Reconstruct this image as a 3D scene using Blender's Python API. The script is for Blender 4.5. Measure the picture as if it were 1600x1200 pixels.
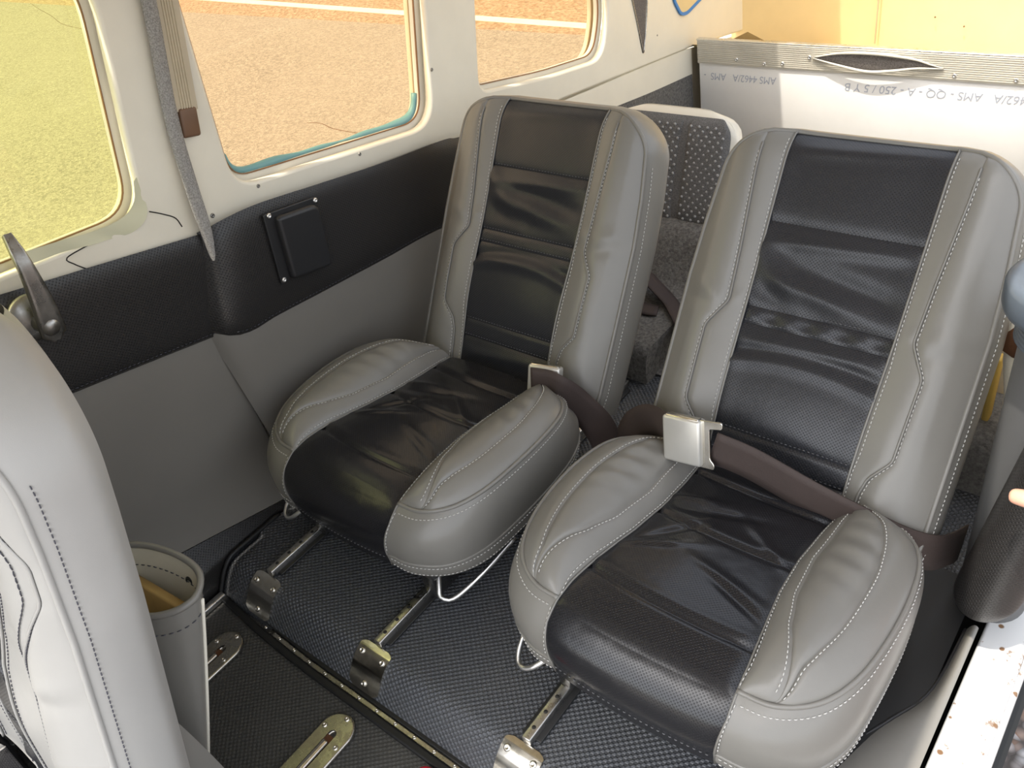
import bpy, bmesh, math, random
import numpy as np
from mathutils import Matrix, Vector
random.seed(4); rng = np.random.default_rng(4)
for o in list(bpy.data.objects): bpy.data.objects.remove(o)
SC = bpy.context.scene; COL = SC.collection
# ------------------------------------------------------------ camera
cam = bpy.data.cameras.new('camera'); co = bpy.data.objects.new('camera', cam); COL.objects.link(co)
cam.sensor_width = 36; cam.lens = 1336 / 1600 * 36; cam.clip_start = .01
_f = 1336.
_vx = np.array([-1820, -650, _f]); _vy = np.array([1465, -1357, _f])
_X = -_vx / np.linalg.norm(_vx); _Y = _vy / np.linalg.norm(_vy); _Y = _Y - _X * (_X @ _Y); _Y /= np.linalg.norm(_Y); _Z = np.cross(_X, _Y)
_R = np.array([_X, _Y, _Z])
_m = np.eye(4); _m[:3, 0] = _R[:, 0]; _m[:3, 1] = -_R[:, 1]; _m[:3, 2] = -_R[:, 2]; _m[:3, 3] = (.6, 0, 1.)
co.matrix_world = Matrix(_m.tolist()); SC.camera = co
# ------------------------------------------------------------ light
W = bpy.data.worlds.new('sky'); SC.world = W; W.use_nodes = True
_n = W.node_tree.nodes; _bg = _n['Background']
_sky = _n.new('ShaderNodeTexSky'); _sky.sky_type = 'NISHITA'; _sky.sun_disc = False
_sky.sun_elevation = math.radians(60); _sky.sun_rotation = math.radians(200); _sky.air_density = 1.0; _sky.dust_density = 3.0
_hs = _n.new('ShaderNodeHueSaturation'); _hs.inputs['Saturation'].default_value = .28
W.node_tree.links.new(_sky.outputs[0], _hs.inputs['Color']); W.node_tree.links.new(_hs.outputs[0], _bg.inputs[0]); _bg.inputs[1].default_value = .30
sl = bpy.data.lights.new('sun', 'SUN'); so = bpy.data.objects.new('sun', sl); COL.objects.link(so)
sl.energy = 3.0; sl.angle = math.radians(.6); sl.color = (1, .93, .82)
so.rotation_euler = Vector((.08, .30, -1)).to_track_quat('-Z', 'Y').to_euler()
SC.view_settings.view_transform = 'Standard'; SC.view_settings.look = 'None'; SC.view_settings.gamma = 1
SC.view_settings.use_curve_mapping = False; SC.view_settings.exposure = .98

# ------------------------------------------------------------ materials
def NT(name):
    m = bpy.data.materials.new(name); m.use_nodes = True; nt = m.node_tree
    return m, nt, nt.nodes['Principled BSDF']
def lk(nt, a, b): nt.links.new(a, b)
def node(nt, t, **k):
    n = nt.nodes.new(t)
    for a, b in k.items():
        if a.startswith('i_'): n.inputs[int(a[2:])].default_value = b
        else: setattr(n, a, b)
    return n
def mathn(nt, op, a, b=None):
    n = nt.nodes.new('ShaderNodeMath'); n.operation = op
    for i, v in enumerate((a, b)):
        if v is None: continue
        if isinstance(v, (int, float)): n.inputs[i].default_value = v
        else: lk(nt, v, n.inputs[i])
    return n.outputs[0]
def coords(nt, kind='Object'):
    return node(nt, 'ShaderNodeTexCoord').outputs[kind]
def bump(nt, bs, h, strength=.3, dist=.001, prev=None):
    b = node(nt, 'ShaderNodeBump'); b.inputs['Strength'].default_value = strength; b.inputs['Distance'].default_value = dist
    lk(nt, h, b.inputs['Height'])
    if prev is not None: lk(nt, prev, b.inputs['Normal'])
    lk(nt, b.outputs[0], bs.inputs['Normal']); return b.outputs[0]
def noise(nt, co, scale, detail=3, rough=.55):
    n = node(nt, 'ShaderNodeTexNoise'); n.inputs['Scale'].default_value = scale; n.inputs['Detail'].default_value = detail; n.inputs['Roughness'].default_value = rough
    lk(nt, co, n.inputs['Vector']); return n.outputs[0]
def mixc(nt, fac, a, b):
    n = node(nt, 'ShaderNodeMix', data_type='RGBA')
    if isinstance(fac, float): n.inputs[0].default_value = fac
    else: lk(nt, fac, n.inputs[0])
    for i, v in ((6, a), (7, b)):
        if isinstance(v, tuple): n.inputs[i].default_value = (*v, 1)
        else: lk(nt, v, n.inputs[i])
    return n.outputs[2]
def ramp(nt, fac, lo, hi):
    n = node(nt, 'ShaderNodeMapRange'); n.inputs[1].default_value = lo; n.inputs[2].default_value = hi; n.clamp = True
    lk(nt, fac, n.inputs[0]); return n.outputs[0]
def plain(name, col, rough=.5, metal=0., nscale=0, nstr=.1, var=0., spec=.5, ndist=.001):
    m, nt, b = NT(name); b.inputs['Roughness'].default_value = rough; b.inputs['Metallic'].default_value = metal
    b.inputs['Specular IOR Level'].default_value = spec
    c = coords(nt)
    if var:
        f = ramp(nt, noise(nt, c, 14, 5), .35, .7)
        lk(nt, mixc(nt, f, tuple(x * (1 - var) for x in col), col), b.inputs['Base Color'])
    else: b.inputs['Base Color'].default_value = (*col, 1)
    if nscale: bump(nt, b, noise(nt, c, nscale, 3), nstr, ndist)
    return m
def leather(name, col, rough=.42, wr=.25):
    m, nt, b = NT(name); c = coords(nt)
    f = ramp(nt, noise(nt, c, 9, 4), .3, .75)
    lk(nt, mixc(nt, f, tuple(x * .93 for x in col), col), b.inputs['Base Color'])
    b.inputs['Roughness'].default_value = rough; b.inputs['Specular IOR Level'].default_value = .45
    b1 = bump(nt, b, noise(nt, c, 38, 2), wr, .0022)
    v = node(nt, 'ShaderNodeTexVoronoi'); v.inputs['Scale'].default_value = 900; lk(nt, c, v.inputs['Vector'])
    bump(nt, b, v.outputs[0], .10, .0003, b1)
    return m
def lattice(nt, uv, px, py):
    """staggered dot lattice in metres: 1 at dot centres"""
    s = node(nt, 'ShaderNodeSeparateXYZ'); lk(nt, uv, s.inputs[0])
    a = mathn(nt, 'COSINE', mathn(nt, 'MULTIPLY', s.outputs[0], math.pi / px))
    b = mathn(nt, 'COSINE', mathn(nt, 'MULTIPLY', s.outputs[1], math.pi / py))
    return mathn(nt, 'MULTIPLY', a, b)
def perf(name, col, px=.0032, py=.0028, rough=.38, hole=.55, wr=.3, strength=.6):
    m, nt, b = NT(name); uv = coords(nt, 'UV'); c = coords(nt)
    L = lattice(nt, uv, px, py)
    h = ramp(nt, L, .35, .75)
    lk(nt, mixc(nt, mathn(nt, 'MULTIPLY', h, min(1., hole * 1.5)), col, (.004, .004, .005)), b.inputs['Base Color'])
    b.inputs['Roughness'].default_value = rough; b.inputs['Specular IOR Level'].default_value = .5
    b1 = bump(nt, b, noise(nt, c, 30, 2), wr, .002)
    inv = mathn(nt, 'SUBTRACT', 1., h)
    bump(nt, b, inv, strength, .0006, b1)
    return m
def rubber(name, col, px=.0046, py=.0042, rough=.45, bs=1.):
    m, nt, b = NT(name); uv = coords(nt, 'UV'); c = coords(nt)
    L = lattice(nt, uv, px, py); h = ramp(nt, L, -.35, .55)
    dirt = ramp(nt, noise(nt, c, 7, 6, .65), .35, .8)
    c1 = mixc(nt, h, tuple(x * .55 for x in col), col)
    lk(nt, mixc(nt, mathn(nt, 'MULTIPLY', dirt, .25), c1, (.10, .095, .08)), b.inputs['Base Color'])
    b.inputs['Roughness'].default_value = rough
    bump(nt, b, h, bs, .0014); return m
def carpet(name, col, k=1.):
    m, nt, b = NT(name); c = coords(nt)
    n1 = noise(nt, c, 260 * k, 4, .7); n2 = noise(nt, c, 30, 3)
    f = ramp(nt, n1, .3, .7)
    lk(nt, mixc(nt, f, tuple(x * .45 for x in col), tuple(x * 1.25 for x in col)), b.inputs['Base Color'])
    b.inputs['Roughness'].default_value = .95; b.inputs['Specular IOR Level'].default_value = .1
    b1 = bump(nt, b, n2, .5, .006); bump(nt, b, n1, .9, .003, b1); return m
def metal(name, col, rough=.3, wear=.35):
    m, nt, b = NT(name); c = coords(nt)
    f = ramp(nt, noise(nt, c, 60, 6, .7), .4, .75)
    lk(nt, mixc(nt, mathn(nt, 'MULTIPLY', f, wear), col, tuple(x * y for x, y in zip(col, (.45, .38, .28)))), b.inputs['Base Color'])
    b.inputs['Metallic'].default_value = 1
    r = node(nt, 'ShaderNodeMapRange'); r.inputs[3].default_value = rough * .7; r.inputs[4].default_value = rough * 1.6; lk(nt, f, r.inputs[0]); lk(nt, r.outputs[0], b.inputs['Roughness'])
    bump(nt, b, noise(nt, c, 35, 2), .15, .001); return m
def tinted(name, col):
    m = bpy.data.materials.new(name); m.use_nodes = True; nt = m.node_tree; nt.nodes.clear()
    o = node(nt, 'ShaderNodeOutputMaterial'); t = node(nt, 'ShaderNodeBsdfTransparent'); g = node(nt, 'ShaderNodeBsdfGlossy'); mx = node(nt, 'ShaderNodeMixShader')
    t.inputs[0].default_value = (*col, 1); g.inputs['Roughness'].default_value = .03
    mx.inputs[0].default_value = .02; lk(nt, t.outputs[0], mx.inputs[1]); lk(nt, g.outputs[0], mx.inputs[2]); lk(nt, mx.outputs[0], o.inputs[0]); return m
def ground_mat(name, a, b_, scale, bstr=.4, dist=.01):
    m, nt, b = NT(name); c = coords(nt)
    v = node(nt, 'ShaderNodeTexVoronoi'); v.inputs['Scale'].default_value = scale; lk(nt, c, v.inputs['Vector'])
    f = ramp(nt, noise(nt, c, scale * .6, 5, .7), .3, .7)
    base = mixc(nt, f, a, b_)
    big = ramp(nt, noise(nt, c, .6, 4), .3, .7)
    base = mixc(nt, mathn(nt, 'MULTIPLY', big, .35), base, tuple(x * .8 for x in b_))
    lk(nt, base, b.inputs['Base Color']); b.inputs['Roughness'].default_value = .9
    bump(nt, b, v.outputs[0], bstr, dist); return m
def pebble(name):
    m, nt, b = NT(name); c = coords(nt)
    v = node(nt, 'ShaderNodeTexVoronoi'); v.inputs['Scale'].default_value = 38; lk(nt, c, v.inputs['Vector'])
    s = node(nt, 'ShaderNodeSeparateColor'); lk(nt, v.outputs['Color'], s.inputs[0])
    base = mixc(nt, s.outputs[0], (.20, .12, .08), (.34, .33, .33)); base = mixc(nt, ramp(nt, v.outputs[0], .25, .75), base, (.06, .05, .045))
    lk(nt, base, b.inputs['Base Color']); b.inputs['Roughness'].default_value = .85
    bump(nt, b, mathn(nt, 'SUBTRACT', 1., v.outputs[0]), 1., .02); return m
def painted_sill(name):
    m, nt, b = NT(name); c = coords(nt)
    v = node(nt, 'ShaderNodeTexVoronoi'); v.inputs['Scale'].default_value = 45; lk(nt, c, v.inputs['Vector'])
    n = noise(nt, c, 60, 4)
    chips = ramp(nt, mathn(nt, 'ADD', v.outputs[0], mathn(nt, 'MULTIPLY', n, .25)), .30, .24)
    n2 = ramp(nt, noise(nt, c, 25, 5, .7), .60, .64)
    chips = mathn(nt, 'MULTIPLY', chips, ramp(nt, noise(nt, c, 9, 2), .38, .46))
    ch = mathn(nt, 'MAXIMUM', chips, mathn(nt, 'MULTIPLY', n2, .8))
    lk(nt, mixc(nt, ch, (.50, .505, .50), (.16, .09, .045)), b.inputs['Base Color']); b.inputs['Roughness'].default_value = .35
    bump(nt, b, mathn(nt, 'SUBTRACT', 1., ch), .4, .0005); return m
M = {}
M['grey'] = leather('grey_vinyl', (.180, .172, .154), .33)
M['greyf'] = leather('pale_grey_vinyl', (.37, .362, .342), .42)
M['wallgrey'] = leather('wall_grey_vinyl', (.165, .154, .134), .5, .12)
M['black'] = perf('black_perforated_vinyl', (.011, .011, .013), .0023, .0022, .22, .55, .3, .8)
M['blackback'] = perf('charcoal_perforated_vinyl', (.019, .020, .024), .0024, .0023, .34, .6, .3, .8)
M['wallblack'] = perf('wall_black_vinyl', (.019, .0175, .0165), .0028, .0027, .38, .5, .25, .9)
M['blackplain'] = leather('black_smooth_vinyl', (.016, .016, .017), .42)
M['thread'] = plain('stitch_thread', (.50, .49, .46), .7)
M['hemthread'] = plain('grey_hem_thread', (.12, .12, .125), .7)
M['darkthread'] = plain('dark_stitch_thread', (.06, .06, .075), .7)
M['rubber'] = rubber('hex_rubber_mat', (.085, .090, .100))
M['rubberf'] = rubber('front_rubber_mat', (.060, .059, .055), .0042, .0040, .5, .45)
M['blackrubber'] = plain('black_rubber', (.008, .008, .008), .5, nscale=80)
M['chrome'] = metal('worn_chrome', (.78, .75, .68), .18, .45)
M['steel'] = metal('dull_steel', (.50, .49, .47), .32, .4)
M['darksteel'] = metal('dark_rail_steel', (.20, .20, .20), .35)
M['brass'] = metal('dirty_plated_steel', (.46, .44, .39), .30, .45)
M['alu'] = metal('brushed_aluminium', (.80, .79, .76), .38, .15)
M['pewter'] = metal('pewter_grey_lever', (.30, .29, .27), .38, .3)
M['buckle'] = plain('scuffed_painted_buckle', (.62, .60, .55), .32, .55, 120, .08, .12)
M['white'] = plain('cream_white_plastic', (.76, .71, .585), .42, 0, 90, .05, .05)
M['whitelip'] = plain('white_window_lip', (.76, .72, .61), .4, 0, 90, .05, .04)
M['cream'] = plain('cream_headliner', (.72, .56, .29), .6, 0, 120, .08, .06)
M['tan'] = plain('tan_plastic_track', (.52, .44, .31), .5, 0, 0, 0, .1)
M['felt'] = carpet('grey_felt', (.42, .40, .37), 2.)
M['brown'] = plain('brown_plastic', (.16, .085, .045), .5, 0, 160, .15, .25)
M['webbing'] = plain('brown_webbing', (.050, .034, .029), .75, 0, 500, .35, .15)
M['carpet'] = carpet('charcoal_carpet', (.17, .162, .15), .6)
M['cloth'] = carpet('grey_seat_cloth', (.20, .195, .19), 2.2)
M['clothdot'] = plain('pale_cloth_tuft', (.36, .355, .35), .9)
M['shell'] = plain('white_seat_shell', (.70, .66, .56), .4, 0, 90, .04, .04)
M['bulk'] = plain('white_sheet_panel', (.76, .745, .71), .45, 0, 60, .04, .05)
M['print'] = plain('pale_blue_print', (.40, .42, .47), .6)
M['ribbed'] = plain('ribbed_cream_trim', (.58, .54, .45), .45, 0, 140, .1, .18)
M['lining'] = carpet('grey_fabric_lining', (.20, .18, .165), 1.4)
M['blue'] = plain('blue_tape', (.04, .20, .52), .5)
M['teal'] = plain('teal_sealant', (.16, .34, .34), .45, 0, 60, .3)
M['gasket'] = plain('rust_gasket', (.22, .11, .045), .6)
M['dark'] = plain('dark_crack', (.02, .018, .015), .9)
M['film'] = plain('yellowed_film', (.62, .60, .42), .3, 0, 50, .25)
M['wood'] = plain('honey_wood', (.42, .27, .09), .5, 0, 60, .2, .4)
M['rust'] = plain('rusty_metal', (.20, .085, .035), .8, .2, 200, .6, .5)
M['yellow'] = plain('yellow_foam', (.62, .42, .10), .8, 0, 120, .5, .2)
M['postgrey'] = leather('post_grey_vinyl', (.10, .10, .10), .45, .1)
M['capgrey'] = plain('blue_grey_cap', (.095, .115, .14), .38, 0, 40, .1, .3)
M['paper'] = plain('cream_lining', (.60, .56, .44), .7, 0, 60, .2, .1)
M['skin'] = plain('skin', (.68, .36, .25), .45, 0, 220, .1, .08)
M['nail'] = plain('finger_nail', (.75, .46, .38), .3)
M['red'] = plain('red_plastic', (.60, .012, .03), .3)
M['sill'] = painted_sill('chipped_white_paint')
M['asphalt'] = ground_mat('dry_asphalt', (.15, .135, .115), (.46, .43, .38), 75)
M['paint'] = plain('white_road_paint', (.78, .76, .70), .8, 0, 30, .2, .1)
M['dirt'] = ground_mat('dry_dirt', (.26, .17, .10), (.50, .40, .30), 24, .8, .03)
M['gravel'] = pebble('mixed_gravel')
M['glassy'] = tinted('yellowed_acrylic', (.71, .70, .46))
M['glassp'] = tinted('peach_acrylic', (.77, .67, .53))

# ------------------------------------------------------------ mesh helpers
class MB:
    def __init__(s): s.v = []; s.f = []; s.uv = []
    def add(s, vs, fs, uvs=None):
        k = len(s.v); s.v += [tuple(map(float, p)) for p in vs]
        for f in fs:
            s.f.append(tuple(i + k for i in f)); s.uv.append([uvs[i] for i in f] if uvs is not None else [(vs[i][0], vs[i][1]) for i in f])
        return s
    def grid(s, P, UV=None, flip=False, wrapu=False):
        P = np.asarray(P, float); n, m = P.shape[:2]
        vs = P.reshape(-1, 3); uv = None if UV is None else [tuple(x) for x in np.asarray(UV, float).reshape(-1, 2)]
        fs = []
        for i in range(n - 1):
            for j in range(m if wrapu else m - 1):
                j2 = (j + 1) % m
                a, b, c, d = i * m + j, i * m + j2, (i + 1) * m + j2, (i + 1) * m + j
                fs.append((d, c, b, a) if flip else (a, b, c, d))
        return s.add(vs, fs, uv)
    def tube(s, path, r, n=8, cap=True, closed=False):
        P = np.asarray(path, float); N = len(P); rr = np.broadcast_to(np.asarray(r, float), (N,)) if np.ndim(r) < 2 else None
        T = np.gradient(P, axis=0)
        if closed: T = np.roll(P, -1, 0) - np.roll(P, 1, 0)
        T /= np.linalg.norm(T, axis=1)[:, None] + 1e-12
        u = np.cross(T[0], (0, 0, 1.)); 
        if np.linalg.norm(u) < 1e-3: u = np.cross(T[0], (1., 0, 0))
        u /= np.linalg.norm(u); rings = []
        for i in range(N):
            u = u - T[i] * (u @ T[i]); u /= np.linalg.norm(u); w = np.cross(T[i], u)
            a = np.arange(n) * 2 * math.pi / n
            rings.append(P[i] + rr[i] * (np.cos(a)[:, None] * u + np.sin(a)[:, None] * w))
        if closed: rings.append(rings[0])
        k = len(s.v); s.grid(np.array(rings), None, False, True)
        if cap and not closed:
            s.f.append(tuple(k + j for j in range(n))[::-1]); s.uv.append([(0, 0)] * n)
            e = k + (N - 1) * n; s.f.append(tuple(e + j for j in range(n))); s.uv.append([(0, 0)] * n)
        return s
    def ribbon(s, path, wdir, width, thick=.002):
        P = np.asarray(path, float); N = len(P); Wd = np.broadcast_to(np.asarray(wdir, float), (N, 3)).copy()
        T = np.gradient(P, axis=0); T /= np.linalg.norm(T, axis=1)[:, None]
        Wd -= T * np.sum(T * Wd, 1)[:, None]; Wd /= np.linalg.norm(Wd, axis=1)[:, None]; Nn = np.cross(T, Wd)
        h = width / 2; t = thick / 2
        prof = [(-h, -t), (-h * .5, -t), (0, -t), (h * .5, -t), (h, -t), (h, t), (h * .5, t), (0, t), (-h * .5, t), (-h, t)]
        rings = np.array([[P[i] + a * Wd[i] + b * Nn[i] for a, b in prof] for i in range(N)])
        k = len(s.v); m = len(prof); s.grid(rings, None, False, True)
        s.f.append(tuple(k + j for j in range(m))[::-1]); s.uv.append([(0, 0)] * m)
        e = k + (N - 1) * m; s.f.append(tuple(e + j for j in range(m))); s.uv.append([(0, 0)] * m)
        return s
    def lathe(s, prof, n=20, M4=None):
        a = np.arange(n) * 2 * math.pi / n
        R = np.array([[(r * math.cos(t), r * math.sin(t), z) for t in a] for r, z in prof])
        if M4 is not None:
            R = R @ np.array(M4)[:3, :3].T + np.array(M4)[:3, 3]
        k = len(s.v); s.grid(R, None, False, True)
        e = k + (len(prof) - 1) * n; s.f.append(tuple(e + j for j in range(n))); s.uv.append([(0, 0)] * n)
        s.f.append(tuple(k + j for j in range(n))[::-1]); s.uv.append([(0, 0)] * n)
        return s
    def rbox(s, c, size, bev=.003, seg=2, M4=None):
        bm = bmesh.new(); bmesh.ops.create_cube(bm, size=1)
        for v in bm.verts: v.co = Vector((v.co.x * size[0], v.co.y * size[1], v.co.z * size[2]))
        if bev: bmesh.ops.bevel(bm, geom=bm.edges[:], offset=bev, segments=seg, affect='EDGES', profile=.5)
        bm.verts.index_update()
        vs = [(Matrix(M4) @ (v.co)) + Vector(c) if M4 is not None else v.co + Vector(c) for v in bm.verts]
        s.add(vs, [tuple(v.index for v in f.verts) for f in bm.faces]); bm.free(); return s
    def build(s, name, mat, parent=None, smooth=True):
        me = bpy.data.meshes.new(name); me.from_pydata(s.v, [], s.f)
        ul = me.uv_layers.new(name='UVMap'); flat = [c for u in s.uv for p in u for c in p]
        ul.data.foreach_set('uv', flat)
        me.materials.append(mat)
        me.polygons.foreach_set('use_smooth', [smooth] * len(me.polygons))
        o = bpy.data.objects.new(name, me); COL.objects.link(o)
        if parent is not None: o.parent = parent
        return o
def sharp(o, ang=35):
    me = o.data; bm = bmesh.new(); bm.from_mesh(me); lim = math.radians(ang)
    for e in bm.edges:
        if len(e.link_faces) == 2 and e.calc_face_angle(0) > lim: e.smooth = False
    bm.to_mesh(me); bm.free(); return o
def tag(o, label, cat=None, group=None, kind=None):
    if label: o['label'] = label
    if cat: o['category'] = cat
    if group: o['group'] = group
    if kind: o['kind'] = kind
    return o
def empty(name, loc=(0, 0, 0), **k):
    o = bpy.data.objects.new(name, None); COL.objects.link(o); o.location = loc; o.empty_display_size = .05
    if k: tag(o, **k)
    return o
def cr(pts, n):
    """Catmull-Rom resample by arc length"""
    P = np.asarray(pts, float); Q = np.vstack([2 * P[0] - P[1], P, 2 * P[-1] - P[-2]]); out = []
    for i in range(1, len(Q) - 2):
        for t in np.linspace(0, 1, 24, endpoint=False):
            a, b, c, d = Q[i - 1], Q[i], Q[i + 1], Q[i + 2]
            out.append(.5 * (2 * b + (c - a) * t + (2 * a - 5 * b + 4 * c - d) * t * t + (3 * b - a - 3 * c + d) * t ** 3))
    out.append(P[-1]); return resamp(out, n)
def resamp(pts, n):
    P = np.asarray(pts, float); L = np.r_[0, np.cumsum(np.linalg.norm(np.diff(P, axis=0), axis=1))]
    s = np.linspace(0, L[-1], n) if isinstance(n, int) else np.asarray(n) * L[-1]
    return np.stack([np.interp(s, L, P[:, k]) for k in range(P.shape[1])], 1)
def stitches(mb, path, nrm, dash=.0036, gap=.0022, r=.0007, lift=.0007):
    P = np.asarray(path, float); L = np.r_[0, np.cumsum(np.linalg.norm(np.diff(P, axis=0), axis=1))]
    Nn = np.broadcast_to(np.asarray(nrm, float), P.shape)
    s = 0.
    while s + dash < L[-1]:
        q = []
        for t in (s, s + dash * .5, s + dash):
            p = np.array([np.interp(t, L, P[:, k]) for k in range(3)]); nn = np.array([np.interp(t, L, Nn[:, k]) for k in range(3)]); nn /= np.linalg.norm(nn) + 1e-9
            q.append(p + nn * (lift if t != s + dash * .5 else lift + .0004))
        mb.tube(q, [r * .7, r, r * .7], 5); s += dash + gap
def normals(P):
    P = np.asarray(P); du = np.gradient(P, axis=0); dv = np.gradient(P, axis=1); n = np.cross(du, dv)
    n /= np.linalg.norm(n, axis=2)[:, :, None] + 1e-12; return n
def metricuv(P):
    a = np.zeros(P.shape[:2]); b = np.zeros(P.shape[:2])
    a[:, 1:] = np.cumsum(np.linalg.norm(np.diff(P, axis=1), axis=2), 1); a -= a[:, P.shape[1] // 2][:, None]
    mid = P[:, P.shape[1] // 2]; b[1:, :] = np.cumsum(np.linalg.norm(np.diff(mid, axis=0), axis=1))[:, None]
    return np.stack([a, b], 2)
def rloop(pts, rad, n=8):
    """polygon (2D) with rounded corners"""
    out = []; N = len(pts); rad = [rad] * N if np.isscalar(rad) else rad
    for i in range(N):
        p0, p, p1 = (np.array(pts[k % N], float) for k in (i - 1, i, i + 1))
        a = (p0 - p); b = (p1 - p); la, lb = np.linalg.norm(a), np.linalg.norm(b); a /= la; b /= lb
        r = min(rad[i], la * .45, lb * .45)
        if r < 1e-5: out.append(tuple(p)); continue
        A = p + a * r; B = p + b * r
        for t in np.linspace(0, 1, n): out.append(tuple((1 - t) ** 2 * A + 2 * t * (1 - t) * p + t * t * B))
    return out
def plate(name, loops, frame, thick, mat, parent=None, bevel=0., ang=30):
    """filled 2D outline (with holes) extruded; frame maps local (a,b,n) to the world"""
    cu = bpy.data.curves.new('tmp', 'CURVE'); cu.dimensions = '2D'; cu.fill_mode = 'BOTH'
    cu.extrude = max(thick / 2 - bevel, 1e-5); cu.bevel_depth = bevel; cu.bevel_resolution = 3
    if bevel: cu.offset = -bevel
    for lp in loops:
        sp = cu.splines.new('POLY'); sp.points.add(len(lp) - 1); sp.use_cyclic_u = True
        for k, (a, b) in enumerate(lp): sp.points[k].co = (a, b, 0, 1)
    t = bpy.data.objects.new('tmp', cu); COL.objects.link(t)
    dg = bpy.context.evaluated_depsgraph_get(); me = bpy.data.meshes.new_from_object(t.evaluated_get(dg))
    bpy.data.objects.remove(t); bpy.data.curves.remove(cu)
    me.name = name; me.transform(Matrix(frame)); me.materials.clear(); me.materials.append(mat)
    o = bpy.data.objects.new(name, me); COL.objects.link(o); me.polygons.foreach_set('use_smooth', [True] * len(me.polygons)); sharp(o, ang)
    if parent is not None: o.parent = parent
    return o
def wallframe(x):      # local a -> world y, b -> world z, normal -> +x
    return ((0, 0, 1, x), (1, 0, 0, 0), (0, 1, 0, 0), (0, 0, 0, 1))
def floorframe(z): return ((1, 0, 0, 0), (0, 1, 0, 0), (0, 0, 1, z), (0, 0, 0, 1))
def backframe(y): return ((1, 0, 0, 0), (0, 0, -1, y), (0, 1, 0, 0), (0, 0, 0, 1))
def axes(loc, zdir, xdir=(1, 0, 0)):
    z = Vector(zdir).normalized(); x = Vector(xdir)
    if abs(x.normalized().dot(z)) > .98: x = Vector((0, 1, 0))
    x = (x - z * x.dot(z)).normalized(); y = z.cross(x)
    return Matrix(((x.x, y.x, z.x, loc[0]), (x.y, y.y, z.y, loc[1]), (x.z, y.z, z.z, loc[2]), (0, 0, 0, 1)))
_screw_me = {}
def screw(loc, nrm, r=.004, mat=None, parent=None, name='screw'):
    mat = mat or M['chrome']; key = mat.name
    if key not in _screw_me:
        mb = MB(); mb.lathe([(1, 0), (1.0, .12), (.8, .42), (.42, .52), (.38, .30), (.01, .28)], 12)
        o = mb.build('screw', mat); _screw_me[key] = o.data; bpy.data.objects.remove(o)
    o = bpy.data.objects.new(name, _screw_me[key]); COL.objects.link(o)
    m = axes(loc, nrm) @ Matrix.Scale(r, 4); o.matrix_world = m
    if parent is not None: o.parent = parent; o.matrix_parent_inverse = parent.matrix_basis.inverted() if parent.type == 'EMPTY' else Matrix()
    return o

# ============================================================ THE SETTING
# ---- ground outside
mb = MB(); mb.grid([[(-60, -30, -1.1), (.05, -30, -1.1)], [(-60, 6.2, -1.1), (.05, 5.78, -1.1)], ]); g = mb.build('ground', M['asphalt'])
tag(g, 'sunlit dry asphalt apron outside the cabin windows', 'ground', kind='structure')
for pts in ([(-13.69, 5.88), (-13.0, 5.67), (-12.2, 5.45), (-11.4, 5.2), (-10.7, 5.1)], [(-4.76, 3.72), (-4.63, 3.745), (-4.45, 3.70), (-4.26, 3.69), (-4.09, 3.69)]):
    mb = MB(); mb.tube([(x, y, -1.1) for x, y in cr(pts, 24)], .003, 5); mb.build('crack', M['brown'], g)
mb = MB(); mb.grid([[(-60, 6.2, -1.1), (.05, 5.78, -1.1)], [(-60, 60, -1.1), (.05, 60, -1.1)]])
tag(mb.build('ground', M['dirt']), 'brown dry dirt verge beyond the white painted line', 'ground', kind='structure')
mb = MB(); mb.grid([[(.05, -30, -1.1), (40, -30, -1.1)], [(.05, 60, -1.1), (40, 60, -1.1)]])
tag(mb.build('ground', M['gravel']), 'mixed pebbly gravel outside below the white door sill', 'ground', kind='structure')
mb = MB(); L0 = np.array((-30, 7.45)); L1 = np.array((.04, 5.80)); 
mb.grid([[(*(L0 - (0, .06)), -1.096), (*(L1 - (0, .06)), -1.096)], [(*(L0 + (0, .06)), -1.096), (*(L1 + (0, .06)), -1.096)]])
mb.grid([[(*(L0 - (0, .06)), -1.0999), (*(L1 - (0, .06)), -1.0999)], [(*(L0 - (0, .06)), -1.096), (*(L1 - (0, .06)), -1.096)]])
tag(mb.build('painted_line', M['paint'], None, False), 'white painted edge line across the asphalt outside the windows', 'road marking')

# ---- floors
mb = MB(); xs = np.linspace(-.60, .52, 30); ys = np.linspace(-.75, .30, 30)
P = np.array([[(x, y, -.055) for x in xs] for y in ys]); mb.grid(P, P[:, :, :2])
f0 = mb.build('floor', M['rubberf']); tag(f0, 'dark patterned rubber mat on the lower front floor', 'floor', kind='structure')
prof = cr([(.296, -.060), (.302, -.045), (.322, -.016), (.340, -.002), (.362, 0), (.42, 0), (.7, 0), (1.05, 0), (1.3, 0)], 120)
mb = MB(); xs = np.linspace(-.485, .505, 60)
P = np.array([[(x, y, z - (.055 * max(0, (-.455 - x) / .03) ** 2 if y < .40 else 0) * .15) for x in xs] for y, z in prof])
UV = np.array([[(x, s) for x in xs] for s in np.r_[0, np.cumsum(np.linalg.norm(np.diff(prof, axis=0), axis=1))]]); mb.grid(P, UV)
P2 = np.array([[(-.485, y, z), (-.489, y, z - .004), (-.489, y, -.08)] for y, z in prof]); mb.grid(P2, P2[:, :, 1:])
f1 = mb.build('floor', M['rubber']); tag(f1, 'raised seat platform covered in blue-grey hex rubber mat', 'floor', kind='structure')
mb = MB(); mb.tube([(-.4855, y, z + .001) for y, z in prof[:22]], .004, 8); mb.build('edge_binding', M['blackrubber'], f1)
mb = MB(); mb.rbox((0, .9, -.11), (1.2, 3.4, .08), .0); u = mb.build('subfloor', M['blackrubber'], f0)

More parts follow.
